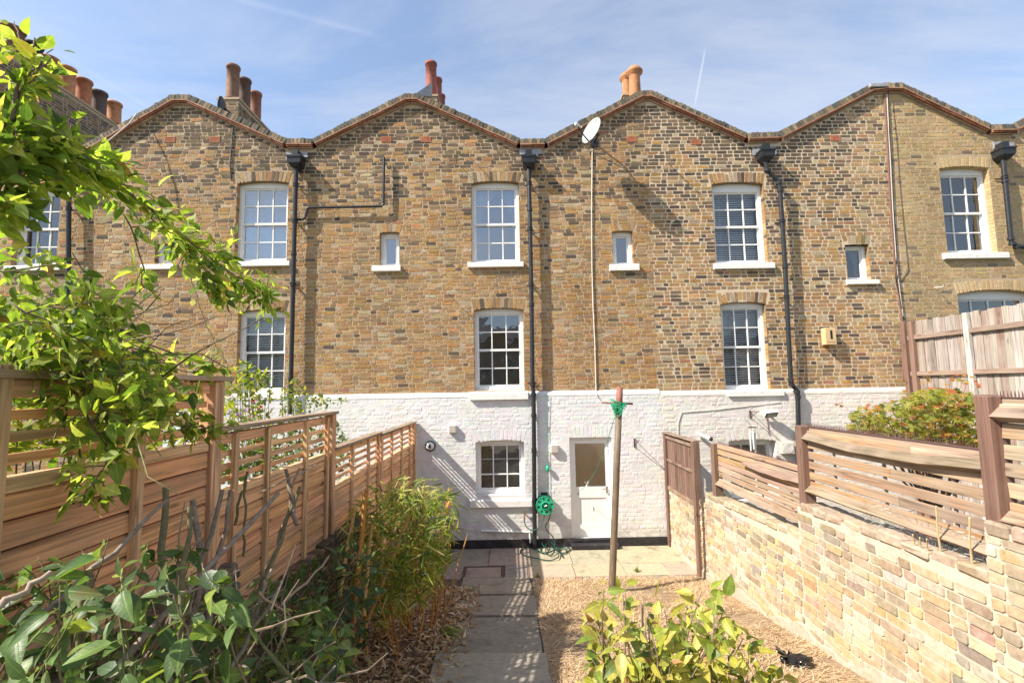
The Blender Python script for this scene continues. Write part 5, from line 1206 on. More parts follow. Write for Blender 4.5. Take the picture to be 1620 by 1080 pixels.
# upward shoot at the picture's left edge
arm([(-30, 470, 1.9), (-8, 300, 1.85), (15, 180, 1.85), (40, 95, 1.9), (55, 60, 1.9)], .012, .003, 46, .075, .095, .3, 10, .14)
arm([(40, 95, 1.9), (30, 60, 1.9), (22, 34, 1.9)], .004, .002, 5, .03, .05, .2)
arm([(15, 180, 1.85), (65, 110, 1.9), (84, 78, 1.95)], .004, .002, 10, .035, .06, .3)
# the long arm
arm([(-40, 330, 1.8), (40, 262, 1.9), (120, 262, 2.1), (200, 305, 2.4), (270, 355, 2.75), (340, 415, 3.1), (400, 455, 3.4), (428, 474, 3.5)], .016, .003, 130, .10, .095, .5, 38, .24)
arm([(10, 300, 1.85), (90, 235, 2.0), (150, 262, 2.2), (215, 315, 2.5)], .008, .003, 34, .09, .10, .4, 10, .2)
arm([(-30, 330, 1.8), (30, 240, 1.85), (75, 225, 1.95), (95, 205, 2.0)], .007, .003, 36, .09, .11, .3, 10, .16)
arm([(-30, 260, 1.8), (10, 225, 1.85), (40, 200, 1.9)], .006, .003, 18, .08, .11, .3, 5, .14)
arm([(70, 250, 2.0), (95, 190, 2.0), (110, 215, 2.0)], .005, .002, 10, .04, .07, .4, 2, .1)
arm([(240, 350, 2.6), (330, 405, 3.0), (375, 375, 3.2)], .004, .002, 26, .05, .10, .2, 4, .15)
arm([(270, 350, 2.7), (300, 430, 2.9), (320, 500, 3.0), (350, 560, 3.1), (365, 590, 3.2)], .0035, .002, 5, .02, .07, .4, 0, cc=YB)
arm([(290, 380, 2.8), (340, 450, 3.0), (350, 470, 3.0)], .004, .002, 24, .05, .10, .8, 5, .16)
arm([(200, 340, 2.4), (225, 420, 2.4), (222, 450, 2.4), (250, 462, 2.4)], .004, .002, 16, .04, .09, .9, 2, .1)
# thicket on top of the fence
BODY = [(-30, 375), (60, 380), (110, 405), (150, 430), (205, 470), (235, 545), (275, 590), (310, 600), (322, 640), (300, 660), (255, 690), (205, 700), (190, 745), (150, 790), (120, 770), (105, 700), (60, 640), (-30, 570)]
CORE = [(-30, 470), (90, 470), (180, 490), (215, 560), (265, 600), (270, 640), (220, 680), (170, 690), (140, 650), (80, 590), (-30, 560)]
for P, n, dr, L in ((BODY, 620, (1.75, 2.5), .064), (CORE, 680, (1.75, 2.3), .066)):
    for p in sample(P, n, dr):
        d = (Vector((rnd.uniform(-.5, 1), rnd.uniform(-1, .6), rnd.uniform(-1.1, .5)))).normalized(); sp.append((p, d, (Vector((-.6, -.45, .65)) + rdir() * .8).normalized(), L * rnd.uniform(.5, 1.35)))
for p in sample(CORE, 60, (1.8, 2.4)):
    q = p + Vector((rnd.uniform(-.2, .5), rnd.uniform(-.2, .3), rnd.uniform(-.35, .25))); st_.tube(wander(p, q, 4, .03), [.004, .0035, .003, .0025, .002], 4, BK if rnd.random() < .7 else YB)
arm([(60, 560, 1.9), (130, 620, 1.95), (165, 700, 1.95), (150, 780, 1.95)], .006, .002, 60, .08, .085, 1.0, 10, .14)
arm([(150, 600, 2.1), (230, 640, 2.3), (300, 660, 2.5), (325, 690, 2.55)], .005, .002, 50, .06, .075, .6, 10, .16)
arm([(100, 560, 2.1), (220, 560, 2.5), (290, 590, 2.8), (318, 585, 2.9)], .005, .002, 50, .06, .09, .3, 10, .18)
arm([(-20, 430, 1.7), (90, 420, 1.8), (160, 470, 1.95), (205, 560, 2.1)], .004, .002, 20, .05, .075, .6, 4, .14, cc=YB)
arm([(20, 480, 1.7), (110, 520, 1.75), (190, 600, 1.9), (250, 640, 2.0)], .004, .002, 16, .05, .07, .6, 4, .14)
part('stem', st_, M['barkwood'], VINE, smooth=True)
foliage(VINE, sp, T_BROAD, 'leaf', VG, 300, weights=VW)

# ---- shrubs glimpsed behind the left fence
def bush(label, cat, base, P, n, dr, L, pal, tm, matn='leaf', wts=None, twigs=14, flowers=None, name='shrub', limit=120, group=None, xr=None):
    t = thing(name, label, cat, base, group); m = MB()
    pts = sample(P, n, dr) if xr is None else [PX(q_[0], q_[1], rnd.uniform(*xr)) for q_ in [proj(p_) for p_ in sample(P, n, (5, 5.01))]]
    for p in rnd.sample(pts, min(twigs, n)): m.tube(wander(Vector(base) + Vector((rnd.uniform(-.08, .08), rnd.uniform(-.08, .08), 0)), p, 6, .04), [.012, .010, .008, .006, .005, .004, .003], 5, (.14, .10, .06))
    part('stem', m, M['barkwood'], t, smooth=True)
    s = [(p, (p - Vector(base) * 1.0).normalized() * .6 + rdir() * .9 + Vector((0, 0, .1)), Vector((rnd.uniform(-.8, .5), rnd.uniform(-.8, .4), 1)), L * rnd.uniform(.6, 1.3)) for p in pts]
    foliage(t, s, tm, matn, pal, limit, weights=wts)
    if flowers:
        for (fp, fc, r) in flowers:
            k = MB(); c = Vector(fp)
            for i in range(9): d = (rdir() + Vector((0, -.6, .4))).normalized(); a, y, z = basis(d, rdir()); k.add([c, c + a * r + y * r * .5, c + a * r * 1.3, c + a * r - y * r * .5], [(0, 1, 2), (0, 2, 3)], fc)
            part('flower', k, M['petal'], t)
    return t
XB = XF - .9
G1 = [(.14, .19, .03), (.09, .15, .025), (.20, .23, .04), (.05, .09, .02), (.30, .28, .06)]
fls = [(PD(x, y, 5.9), c, r) for x, y, c, r in [(401, 636, (.45, .03, .10), .026), (411, 645, (.50, .05, .07), .03), (371, 634, (.33, .27, .62), .045), (392, 650, (.38, .30, .62), .04), (380, 657, (.42, .34, .66), .04), (360, 640, (.40, .33, .6), .035), (371, 592, (.5, .06, .12), .02), (395, 661, (.5, .42, .6), .04), (410, 660, (.45, .36, .62), .035), (364, 652, (.36, .3, .6), .04)]]
bush('flowering shrub with red and lilac blooms beyond the stepped cedar fence', 'shrub', (PD(410, 640, 6.1).x, 6.1, 0), [(352, 668), (350, 600), (358, 575), (378, 590), (384, 565), (402, 590), (420, 590), (428, 600), (430, 650), (420, 672)], 560, (5.6, 6.5), .085, G1, T_SMALL, flowers=fls, wts=[4, 4, 4, 1, 2], twigs=20)
bush('small loose shrub standing against the white wall by the left drainpipe', 'shrub', (PD(462, 640, 8.2).x, 8.2, 0), [(440, 660), (445, 620), (462, 600), (475, 605), (486, 620), (520, 630), (555, 632), (530, 645), (490, 655), (470, 662)], 300, (7.9, 8.5), .09, G1, T_SMALL, wts=[3, 4, 2, 2, 1], limit=60)
bush('yellow-green foliage seen through the slats of the nearest fence panel', 'shrub', (XB + .2, 2.6, gz(2.6)), [(-20, 735), (-20, 590), (120, 590), (220, 610), (340, 610), (345, 700), (250, 720)], 1100, (2.35, 3.6), .085, G1, T_BROAD, wts=[4, 3, 4, 1, 2], limit=60, xr=(XF - 1.0, XF - .15))
bush('dark green hedge seen through the slats of the second fence panel', 'hedge', (XB, 5.6, gz(5.6)), [(345, 765), (345, 672), (420, 670), (500, 662), (535, 668), (560, 700), (560, 760), (450, 770)], 1500, (4.9, 6.8), .085, [(.06, .10, .03), (.10, .14, .04), (.04, .07, .02), (.15, .16, .05), (.18, .10, .05)], T_SMALL, limit=60, wts=[4, 4, 3, 2, 1], xr=(XF - 1.1, XF - .15))

# ---- heap of large-leaved shrub and pruned branches, front left
GS = [(.10, .165, .045), (.075, .13, .038), (.135, .20, .05), (.21, .28, .055), (.045, .08, .028), (.15, .19, .07)]
SH = thing('pruned_shrub', 'large glossy leaved shrub with bare sawn off branches, lower left foreground', 'shrub', (PD(180, 1000, 2.2).x, 2.2, gz(2.2)))
S0 = Vector(SH.location); s = []
P_big = [(-40, 850), (40, 870), (130, 850), (190, 815), (290, 805), (300, 840), (345, 820), (350, 900), (330, 1000), (330, 1100), (-40, 1100)]
P_low = [(-40, 930), (250, 930), (420, 960), (540, 1020), (540, 1110), (-40, 1110)]
SM = MB()
def stemset(tips, d0, d1, nl, L, ln, sprd, hang=.6, r=.0042):
    for (x, y) in tips:
        t = PD(x, y, rnd.uniform(d0, d1)); b = t + Vector((rnd.uniform(-.25, .2), rnd.uniform(-.15, .2), -ln * rnd.uniform(.8, 1.3))); Q = wander(b, t, 6, .015); SM.tube(Q, [r * (1.1 - .12 * i) for i in range(7)], 5, rnd.choice([(.13, .14, .05), (.20, .15, .08), (.16, .12, .07)]))
        for k in range(nl):
            f = .97 if k == 0 else rnd.uniform(.42, 1.0); j = min(5, int(f * 6)); p = Q[j].lerp(Q[j + 1], f * 6 - j); sd = rdir(); sd.z *= .4; d = (sd + Vector((0, -.15, .25 - hang * rnd.uniform(0, 1.5)))).normalized(); pe_ = p + d * .02
            SM.tube([p, pe_], [.0016, .0014], 4, (.20, .22, .06)); s.append((pe_, d, (Vector((-.35, -.55, .7)) + rdir() * .6).normalized(), L * rnd.uniform(.55, 1.2)))
stemset([(x, y) for x, y in ((20, 905), (60, 880), (95, 925), (130, 870), (172, 850), (196, 905), (235, 858), (262, 905), (300, 858), (330, 915), (28, 985), (88, 1000), (150, 960), (210, 985), (262, 975), (300, 960), (10, 1050), (70, 1065), (135, 1055), (195, 1065), (255, 1060), (310, 1040), (-15, 930), (0, 880), (35, 895), (110, 890), (150, 905), (215, 895), (275, 880), (320, 890), (45, 950), (120, 965), (180, 930), (240, 945), (5, 1000), (290, 1000), (40, 1030), (110, 1030), (170, 1030), (230, 1030))], 1.3, 1.95, 9, .094, .40, .05)
stemset([(rnd.uniform(320, 545), rnd.uniform(905, 1090)) for i in range(46)], 2.1, 3.0, 8, .082, .35, .05, .5, .0036)
stemset([(rnd.uniform(-20, 420), rnd.uniform(985, 1110)) for i in range(24)], 1.7, 2.5, 7, .098, .35, .05, .6)
part('stem', SM, M['barkwood'], SH, smooth=True)
foliage(SH, s, T_SHRUB + T_BROAD[:2], 'leaf_thick', GS, 300, weights=[4, 4, 3, 2, 2, 2])
CUT = (.50, .38, .24); BR = [(.30, .22, .15), (.36, .27, .19), (.22, .17, .12), (.26, .20, .15)]
for (a, b, d0, d1, r, f) in [((170, 1075), (440, 780), 1.7, 2.6, .016, 0), ((60, 975), (265, 790), 1.6, 2.0, .011, 0), ((255, 960), (262, 770), 2.0, 2.1, .018, 1), ((290, 1020), (352, 775), 2.2, 2.5, .016, 0), ((330, 960), (365, 775), 2.4, 2.5, .015, 0), ((405, 950), (475, 770), 2.7, 3.0, .017, 1),
        ((0, 960), (80, 905), 1.4, 1.5, .012, 0), ((330, 1000), (305, 790), 2.3, 2.4, .02, 0), ((470, 830), (452, 742), 2.9, 3.0, .016, 0), ((440, 860), (474, 740), 2.9, 3.0, .012, 0), ((280, 1075), (300, 800), 1.8, 1.9, .013, 1), ((395, 1000), (430, 900), 2.3, 2.5, .011, 0), ((355, 940), (372, 900), 2.4, 2.4, .013, 0),
        ((372, 830), (392, 745), 2.8, 2.8, .010, 1), ((385, 880), (390, 760), 2.6, 2.6, .008, 1), ((408, 935), (470, 985), 2.2, 2.6, .008, 0), ((120, 1060), (140, 900), 1.6, 1.6, .014, 1), ((350, 1090), (445, 920), 2.0, 2.5, .012, 0), ((430, 975), (520, 880), 2.4, 3.2, .009, 0), ((410, 780), (500, 735), 2.8, 3.0, .007, 0)]:
    A, B = PD(*a, d0), PD(*b, d1); m = MB(); Q = wander(A, B, 6, .012); c = rnd.choice(BR) if not f else (.16, .14, .07)
    r *= .8; m.tube(Q, [r * (1.05 - .04 * i) for i in range(7)], 8, c, cap=False); dd = (Q[-1] - Q[-2]).normalized(); a1 = dd.orthogonal().normalized(); b1 = dd.cross(a1); rr = r * .81
    m.poly([Q[-1] + (a1 * math.cos(k * math.pi / 4) + b1 * math.sin(k * math.pi / 4)) * rr for k in range(8)], CUT)
    part('branch', m, M['barkwood'], SH, smooth=True)
tw = MB()
for p in sample(P_low + [], 45, (1.7, 2.7)): q = p + Vector((rnd.uniform(-.15, .3), rnd.uniform(-.2, .3), rnd.uniform(-.1, .45))); tw.tube(wander(p, q, 3, .02), [.005, .004, .003, .002], 4, rnd.choice(BR))
part('twigs', tw, M['barkwood'], SH, kind='stuff')

# ---- bamboo clump
bx = PG(640, 960); bb = Vector((-1.05, 5.2, gz(5.2)))
BAM = thing('bamboo_clump', 'bushy bamboo clump with orange canes beside the white house wall', 'bamboo', bb)
CN = [(.50, .22, .045), (.55, .27, .06), (.44, .18, .04), (.50, .30, .10)]; ends = []
for i in range(26):
    b0 = Vector((rnd.uniform(-1.55, -.78), rnd.uniform(4.5, 6.3), 0)); b0.z = gz(b0.y) - .02; t = b0 + Vector((rnd.uniform(-.2, .35), rnd.uniform(-.5, .35), rnd.uniform(.7, 1.45))); P = wander(b0, t, 7, .012); r = rnd.uniform(.007, .013); m = MB()
    ring = []
    for j, p in enumerate(P): ring.append(r * (1 - .06 * j))
    m.tube(P, ring, 6, rnd.choice(CN))
    for p, q in zip(P[1:], ring[1:]): m.lathe(p, [(q, -.006), (q * 1.22, 0), (q, .006)], 6, c=(.34, .17, .05))
    part('cane', m, M['cane'], BAM); ends.append(P)
for (a, b, d) in [((570, 880), (580, 775), 4.3), ((640, 830), (645, 760), 5.0), ((575, 1000), (648, 815), 4.4), ((700, 830), (711, 772), 5.2), ((690, 870), (712, 790), 5.1), ((555, 840), (562, 800), 4.4), ((585, 870), (590, 815), 4.4), ((668, 840), (670, 768), 5.1), ((657, 850), (655, 800), 4.9), ((560, 960), (578, 780), 4.25)]:
    m = MB(); A, B = PD(*a, d), PD(*b, d + .1); A = A + (A - B).normalized() * .5; m.tube(wander(A, B, 5, .008), .0155, 8, rnd.choice(CN)); part('cane', m, M['cane'], BAM)
s = []
P_bam = [(560, 790), (585, 775), (640, 752), (690, 758), (718, 775), (727, 810), (718, 850), (718, 890), (700, 900), (680, 940), (640, 975), (600, 990), (570, 960), (550, 900), (545, 830)]
P_core = [(590, 795), (650, 762), (700, 775), (712, 850), (700, 900), (650, 945), (610, 950), (575, 880)]
for P, n in ((P_bam, 640), (P_core, 620)):
    for p in sample(P, n, (4.35, 5.5)):
        d0 = Vector((rnd.uniform(-1, 1), rnd.uniform(-1, .6), rnd.uniform(-1.0, .55))).normalized()
        for k in range(2): s.append((p + rdir() * .03, (d0 + rdir() * .55).normalized(), (Vector((-.6, -.45, .65)) + rdir() * .9).normalized(), rnd.uniform(.09, .185)))
for k in range(6):
    p = PD(705 + rnd.uniform(-8, 8), 995 + rnd.uniform(-6, 6), 4.3)
    for j in range(3): s.append((p, Vector((rnd.uniform(.3, 1), rnd.uniform(-.6, .3), rnd.uniform(-.2, .3))).normalized(), Vector((0, 0, 1)), .16))
foliage(BAM, s, T_LANCE, 'leaf', [(.16, .215, .05), (.20, .25, .06), (.11, .16, .04), (.30, .30, .11), (.065, .105, .03), (.40, .35, .17)], 300, weights=[4, 3, 4, 2.4, 2.5, 1.5])
tg = MB()
for k in range(120):
    P = rnd.choice(ends); a = P[rnd.randint(2, 7)]; b = a + Vector((rnd.uniform(-.2, .2), rnd.uniform(-.2, .2), rnd.uniform(.02, .2))); tg.tube([a, b], [.003, .0015], 4, (.36, .26, .08))
part('twigs', tg, M['cane'], BAM, kind='stuff')
# shrub leaves between the bamboo and the front heap
bush('low dark leaved shrub growing at the foot of the old wall, left of the bamboo', 'shrub', (-1.45, 3.7, gz(3.7)), [(470, 905), (520, 870), (560, 860), (600, 890), (585, 960), (560, 1050), (480, 1100), (400, 1090), (420, 960)], 420, (3.2, 4.0), .10, [(.05, .09, .03), (.07, .12, .035), (.035, .065, .025), (.10, .15, .05)], T_SHRUB, 'leaf_thick', twigs=24, limit=200)
# fallen leaves on the bed
V = []; F = []; Cc = []; off = 0
for i in range(5200):
    y = rnd.uniform(2.2, 7.4); x = rnd.uniform(XF + .12, -.60 - .0 * y) if rnd.random() < .93 else rnd.uniform(-.6, -.45)
    p = np.array((x, y, gz(y) + rnd.uniform(.0, .035))); a = rnd.uniform(0, 6.28); d = Vector((math.cos(a), math.sin(a), rnd.uniform(-.25, .35))).normalized(); d, yy, z = basis(d, Vector((rnd.uniform(-.5, .5), rnd.uniform(-.5, .5), 1)))
    tv, tf = rnd.choice(T_LITTER); L = rnd.uniform(.05, .12); V.append((tv * L) @ np.array([d, yy, z]) + p); F += [tuple(k + off for k in f) for f in tf]; Cc += [vary(rnd.choice([(.32, .22, .13), (.24, .155, .09), (.40, .30, .19), (.17, .11, .07), (.46, .38, .28)]), .2)] * len(tf); off += len(tv)
m = MB(); m.v = np.concatenate(V).tolist(); m.f = F; m.c = Cc; m.m = [0] * len(F); setting('leaf_litter', m, M['leaf_dry'], smooth=True, kind='stuff')
# dry grass
nb = 60000
xg = nrs.uniform(.36, XW + .0, nb); yg = nrs.uniform(2.0, YP, nb)
dens = np.sin(xg * 3.1 + yg * 1.7) * .3 + np.sin(xg * 1.3 - yg * 4.1) * .3 + np.sin(xg * 7 + yg * 5) * .15
keepm = nrs.uniform(-.9, .75, nb) < dens * 2.0 + .28; xg, yg, dens = xg[keepm], yg[keepm], dens[keepm]; nb = len(xg)
zg = np.where(yg >= YP, 0, SLOPE * (YP - yg)); ang = 2.2 * np.sin(xg * 2.3 + yg * 1.1) + 1.7 * np.sin(yg * 3.7 - xg) + nrs.normal(0, .9, nb); L = nrs.uniform(.06, .20, nb); el = np.abs(nrs.normal(.10, .20, nb)); w = nrs.uniform(.0014, .003, nb)
dxg, dyg, dzg = np.cos(ang) * np.cos(el), np.sin(ang) * np.cos(el), np.sin(el) ; sx, sy = -np.sin(ang) * w, np.cos(ang) * w
A = np.stack([xg, yg, zg - .004], 1); dv = np.stack([dxg, dyg, dzg], 1); S = np.stack([sx, sy, np.zeros(nb)], 1); mid = A + dv * (L * .55)[:, None]; tip = A + dv * L[:, None]; tip[:, 2] -= L * .28; tip[:, 2] = np.maximum(tip[:, 2], zg + .002)
Vv = np.empty((nb, 5, 3)); Vv[:, 0] = A - S; Vv[:, 1] = A + S; Vv[:, 2] = mid + S; Vv[:, 3] = mid - S; Vv[:, 4] = tip
m = MB(); m.v = Vv.reshape(-1, 3).tolist(); base = np.arange(nb) * 5
m.f = [f for b in base.tolist() for f in ((b, b + 1, b + 2, b + 3), (b + 3, b + 2, b + 4))]
pal = np.array([(.36, .275, .175), (.42, .335, .23), (.31, .23, .145), (.21, .15, .095), (.47, .39, .285)]); ci = nrs.randint(0, 5, nb); k = (1 + nrs.uniform(-.15, .15, nb))[:, None]; cc = np.repeat(pal[ci] * k, 2, axis=0)
m.c = [tuple(c) for c in cc.tolist()]; m.m = [0] * len(m.f); setting('dry_grass', m, M['straw'], kind='stuff')
# ---- yellowing evergreen shrub in front
CS = thing('evergreen_shrub', 'sparse yellow-green evergreen shrub in the dry turf, bottom centre', 'shrub', (PD(1045, 1000, 2.35).x, 2.35, gz(2.35)))
c0 = Vector(CS.location); m = MB(); s = []
tips = [(938, 945), (955, 935), (990, 938), (942, 985), (975, 960), (1010, 985), (1040, 955), (1052, 965), (1028, 990), (1075, 965), (1095, 950), (1110, 935), (1112, 960), (1130, 955), (1145, 965), (1128, 985), (1150, 995), (1175, 1010), (1185, 1025), (1165, 1030), (1205, 1050), (1235, 1075), (930, 1030), (940, 1060), (965, 1010), (985, 1030), (1010, 1040), (1040, 1020), (1070, 1010), (1090, 1020), (1115, 1030), (1140, 1045), (1060, 1050), (1000, 1065), (1090, 1065), (1130, 1075), (960, 1080), (1030, 1080), (1180, 1075), (1220, 1090), (920, 1075)]
for (x, y) in tips:
    t = PD(x, y, rnd.uniform(2.05, 2.65)); b = c0 + Vector((rnd.uniform(-.3, .3), rnd.uniform(-.2, .2), .25)); m.tube(wander(b, t, 6, .015), [.008, .007, .006, .005, .004, .003, .002], 5, (.20, .14, .09))
    q = t.lerp(b, .42); s += spray(q, t + (t - q) * .1, rnd.randint(13, 19), .03, .092, .25)
for (x, y) in [(1014, 948), (1025, 962), (1018, 940), (985, 935), (1021, 975)]: t = PD(x, y + 5, 2.4); m.tube(wander(t - Vector((0, 0, .4)), t, 4, .01), [.006, .005, .004, .004, .004], 5, (.26, .19, .13))
part('stem', m, M['barkwood'], CS, smooth=True)
foliage(CS, s, T_SHRUB[:1] + T_BROAD, 'leaf_thick', [(.25, .27, .04), (.16, .21, .035), (.34, .33, .06), (.09, .14, .03), (.42, .37, .10), (.34, .19, .08)], 300, weights=[4, 3, 4, 2, 2, .5])
# ---- acer beyond the right fence
ax_ = PD(1460, 680, 6.2); AC = thing('acer_tree', 'small acer with star shaped green and russet leaves behind the slat fence', 'tree', (ax_.x, 6.2, 0))
a0 = Vector(AC.location); m = MB(); s = []
P_ac = [(1335, 680), (1345, 655), (1385, 640), (1420, 632), (1450, 618), (1490, 612), (1530, 620), (1560, 640), (1575, 680), (1560, 720), (1500, 715), (1440, 705), (1380, 690)]
P_up = [(1325, 640), (1340, 625), (1400, 630), (1450, 610), (1480, 560), (1500, 600), (1540, 560), (1555, 590), (1560, 640), (1500, 640), (1400, 650)]
m.tube(wander(a0, a0 + Vector((.05, 0, 1.3)), 5, .02), [.045, .04, .036, .033, .03, .028], 8, (.16, .12, .09)); fork = a0 + Vector((.05, 0, 1.3))
for p in sample(P_ac, 30, (5.6, 6.8)): m.tube(wander(fork, p, 6, .04), [.018, .015, .012, .009, .007, .005, .003], 5, (.18, .11, .08))
for p in sample(P_up, 16, (5.8, 6.6)): m.tube(wander(fork + Vector((0, 0, .4)), p, 6, .03), [.008, .007, .006, .005, .004, .003, .002], 4, (.26, .12, .08)); s += [(p + rdir() * .05, rdir(), Vector((-.3, -.5, 1)), .075, rnd.choice((4, 5, 5, 2))) for k in range(3)]
part('stem', m, M['barkwood'], AC, smooth=True)
for p in sample(P_ac, 1500, (5.5, 6.9)): s.append((p, Vector((rnd.uniform(-1, 1), rnd.uniform(-1, .5), rnd.uniform(-.8, .3))).normalized(), Vector((rnd.uniform(-.7, .4), rnd.uniform(-.9, .2), 1)), rnd.uniform(.075, .13)))
foliage(AC, s, T_MAPLE, 'leaf', [(.24, .25, .05), (.17, .20, .04), (.32, .30, .08), (.10, .14, .035), (.38, .22, .06), (.38, .11, .05)], 300, weights=[4, 4, 4, 2, 1.6, .6])
# weeds at the yard edge
for i, (x, y, lb) in enumerate([(851, 912, 'small green weed tuft beside the path at the yard corner'), (1008, 904, 'tiny weed growing from the brick edging of the yard'), (746, 934, 'grass tuft on the left edge of the slab path')]):
    p = PG(x, y); t = thing('weed', lb, 'weed', tuple(p), 'weeds in the paving'); foliage(t, [(p + Vector((rnd.uniform(-.03, .03), rnd.uniform(-.03, .03), 0)), (Vector((rnd.uniform(-1, 1), rnd.uniform(-1, 1), rnd.uniform(.4, 1.4)))).normalized(), Vector((0, 0, 1)), rnd.uniform(.05, .12)) for k in range(26)], T_LANCE, 'leaf', [(.12, .17, .03), (.2, .22, .06)], 0)

# ================================================================== OBJECTS
# ---- washing line post with cord wound round its cross bar
pb_ = PG(968, 936); ptop = PY(980.5, 612, pb_.y)
WP = thing('washing_line_post', 'tall leaning pole with a cross bar, olive brown below and red brown at its top', 'post', tuple(pb_))
def pt_(t): return pb_.lerp(ptop, t)
m = MB(); lo = [pb_ - Vector((0, 0, .15))] + [pt_(t) for t in (.05, .3, .6, .87)]; m.tube(lo, [.05, .05, .049, .047, .046], 16, (.175, .13, .085)); part('pole', m, M['polepaint'], WP, smooth=True)
m = MB(); m.tube([pt_(.868), pt_(.93), pt_(1.0)], [.048, .0475, .047], 16, (.27, .105, .075)); part('pole_top', m, M['polepaint'], WP, smooth=True)
ca, cb = PY(952.5, 636.5, pb_.y), PY(1001, 638.5, pb_.y); m = MB(); m.tube([ca, cb], .016, 10, (.20, .12, .085)); part('cross_bar', m, M['polepaint'], WP, smooth=True)
m = MB(); q = PY(974, 645, pb_.y - .05); m.lathe(q, [(.014, 0), (.016, .03), (0, .032)], 8, (0, -1, 0), c=(.18, .08, .06)); part('bolt', m, M['polepaint'], WP)
m = MB(); cc = PY(977, 641, pb_.y)
for i in range(34):     # wound cord
    r1 = rnd.uniform(.05, .064); a0 = rnd.uniform(0, 6.28); tl = rnd.uniform(-.9, .9); z0_ = rnd.uniform(-.10, .055); wdt = 1.0 + max(0, (z0_ + .05)) * 9
    pts = []
    for k in range(13):
        a = a0 + k * 2 * math.pi / 12; pts.append(cc + Vector((math.cos(a) * r1 * wdt, math.sin(a) * r1, z0_ + tl * .05 * math.cos(a))))
    m.tube(pts, .0045, 5, cap=False)
for i in range(22):
    a = cc + Vector((rnd.uniform(-.12, .14), rnd.uniform(-.06, -.02), rnd.uniform(.0, .05))); b = cc + Vector((rnd.uniform(-.05, .05), -.06, rnd.uniform(-.17, -.06))); m.tube([a, a.lerp(b, .5) + Vector((0, -.02, 0)), b], .0042, 5)
solo('wound_cord', m, M['cord'], 'green cord wound round the cross bar of the washing line post', 'cord', tuple(cc))
m = MB(); a = PY(974, 655, pb_.y - .06); b = PY(915, 778, D - .09); m.tube([a.lerp(b, i / 14) + Vector((0, 0, -.22 * math.sin(math.pi * i / 14))) for i in range(15)], .0042, 5)
o_ = solo('washing_line', m, M['cord'], 'thin green line sagging from the post to the back door', 'line', tuple(a)); org_ = Vector(a)
kn = a.lerp(b, .72) + Vector((0, 0, -.22 * math.sin(math.pi * .72))); m = MB()
for i in range(9): m.tube([kn, kn + Vector((rnd.uniform(-.05, .05), rnd.uniform(-.02, .02), rnd.uniform(-.07, .06)))], .004, 5)
part('knot', m, M['white_plastic'], o_)
m = MB()
for i in range(4): m.tube([b, b + Vector((rnd.uniform(-.03, .03), -.01, -rnd.uniform(.04, .07)))], .004, 5)
part('loose_end', m, M['dark_plastic'], o_)
# ---- thin green cord down the wall with a cord winder
m = MB(); m.tube([PY(865.5, 622, D - .09), PY(866.5, 680, D - .075), PY(867, 741, D - .08), PY(868.5, 790, D - .075)], .004, 5); o_ = solo('hanging_cord', m, M['cord'], 'thin green cord hanging down the white wall beside the drainpipe', 'cord', tuple(PY(866, 700, D - .08)))
m = MB(); q = PY(866.5, 741, D - .11); m.lathe(q, [(.004, -.06), (.022, -.052), (.034, -.03), (.037, 0), (.034, .03), (.022, .052), (.004, .06)], 12, (0, 0, 1)); part('winder', m, M['green_plastic'], o_, smooth=True)
# ---- hose reel
q = PY(862.5, 799.5, D - .26); HR = thing('hose_reel', 'round green wall mounted hose reel by the drainpipe', 'hose reel', (q.x, D - .06, q.z))
def disc(m, c, y, R0, r0, holes, th=.012):
    """pierced reel flange"""
    n = 64; rings = [r0, R0 * .58, R0 * .66, R0 * .74, R0 * .82, R0 * .9, R0]
    def P(r, k, yy): a = 2 * math.pi * k / n; return (c.x + r * math.cos(a), yy, c.z + r * math.sin(a))
    for i in range(len(rings) - 1):
        for k in range(n):
            a = 2 * math.pi * (k + .5) / n; rm = (rings[i] + rings[i + 1]) / 2; skip = False
            for hN in range(holes):
                b = 2 * math.pi * hN / holes + .2; 
                if (rm * math.cos(a) - R0 * .74 * math.cos(b)) ** 2 + (rm * math.sin(a) - R0 * .74 * math.sin(b)) ** 2 < (R0 * .13) ** 2: skip = True
            if skip: continue
            for yy, fl in ((y, 0), (y + th, 1)):
                qd = [P(rings[i], k, yy), P(rings[i + 1], k, yy), P(rings[i + 1], k + 1, yy), P(rings[i], k + 1, yy)]
                m.poly(qd if fl else qd[::-1])
    for r in (R0, r0):
        for k in range(n): m.poly([P(r, k, y), P(r, k + 1, y), P(r, k + 1, y + th), P(r, k, y + th)])
RR = .165
m = MB(); disc(m, q, q.y, RR, RR * .42, 8); m.lathe((q.x, q.y + .006, q.z), [(RR * .96, 0), (RR, -.008), (RR * 1.03, 0), (RR, .014)], 40, (0, -1, 0)); m.lathe((q.x, q.y, q.z), [(RR * .42, -.01), (RR * .46, .02), (RR * .40, .026), (RR * .36, .0), (RR * .34, -.06)], 32, (0, -1, 0)); part('front_flange', m, M['green_plastic'], HR)
m = MB(); disc(m, Vector((q.x - .0, 0, q.z)), q.y + .13, RR * 1.02, RR * .3, 8); part('back_flange', m, M['green_dark'], HR)
m = MB()
for i in range(9): m.lathe((q.x, q.y + .02 + i * .012, q.z), [(RR * .62 + .012 * math.cos(k * math.pi / 4), .012 * math.sin(k * math.pi / 4)) for k in range(9)], 28, (0, 1, 0))
part('coiled_hose', m, M['hose'], HR, smooth=True)
m = MB(); m.lathe((q.x, q.y - .02, q.z), [(.05, .16), (.05, 0), (.03, -.004), (.0, -.004)], 20, (0, 1, 0)); part('hub', m, M['green_dark'], HR)
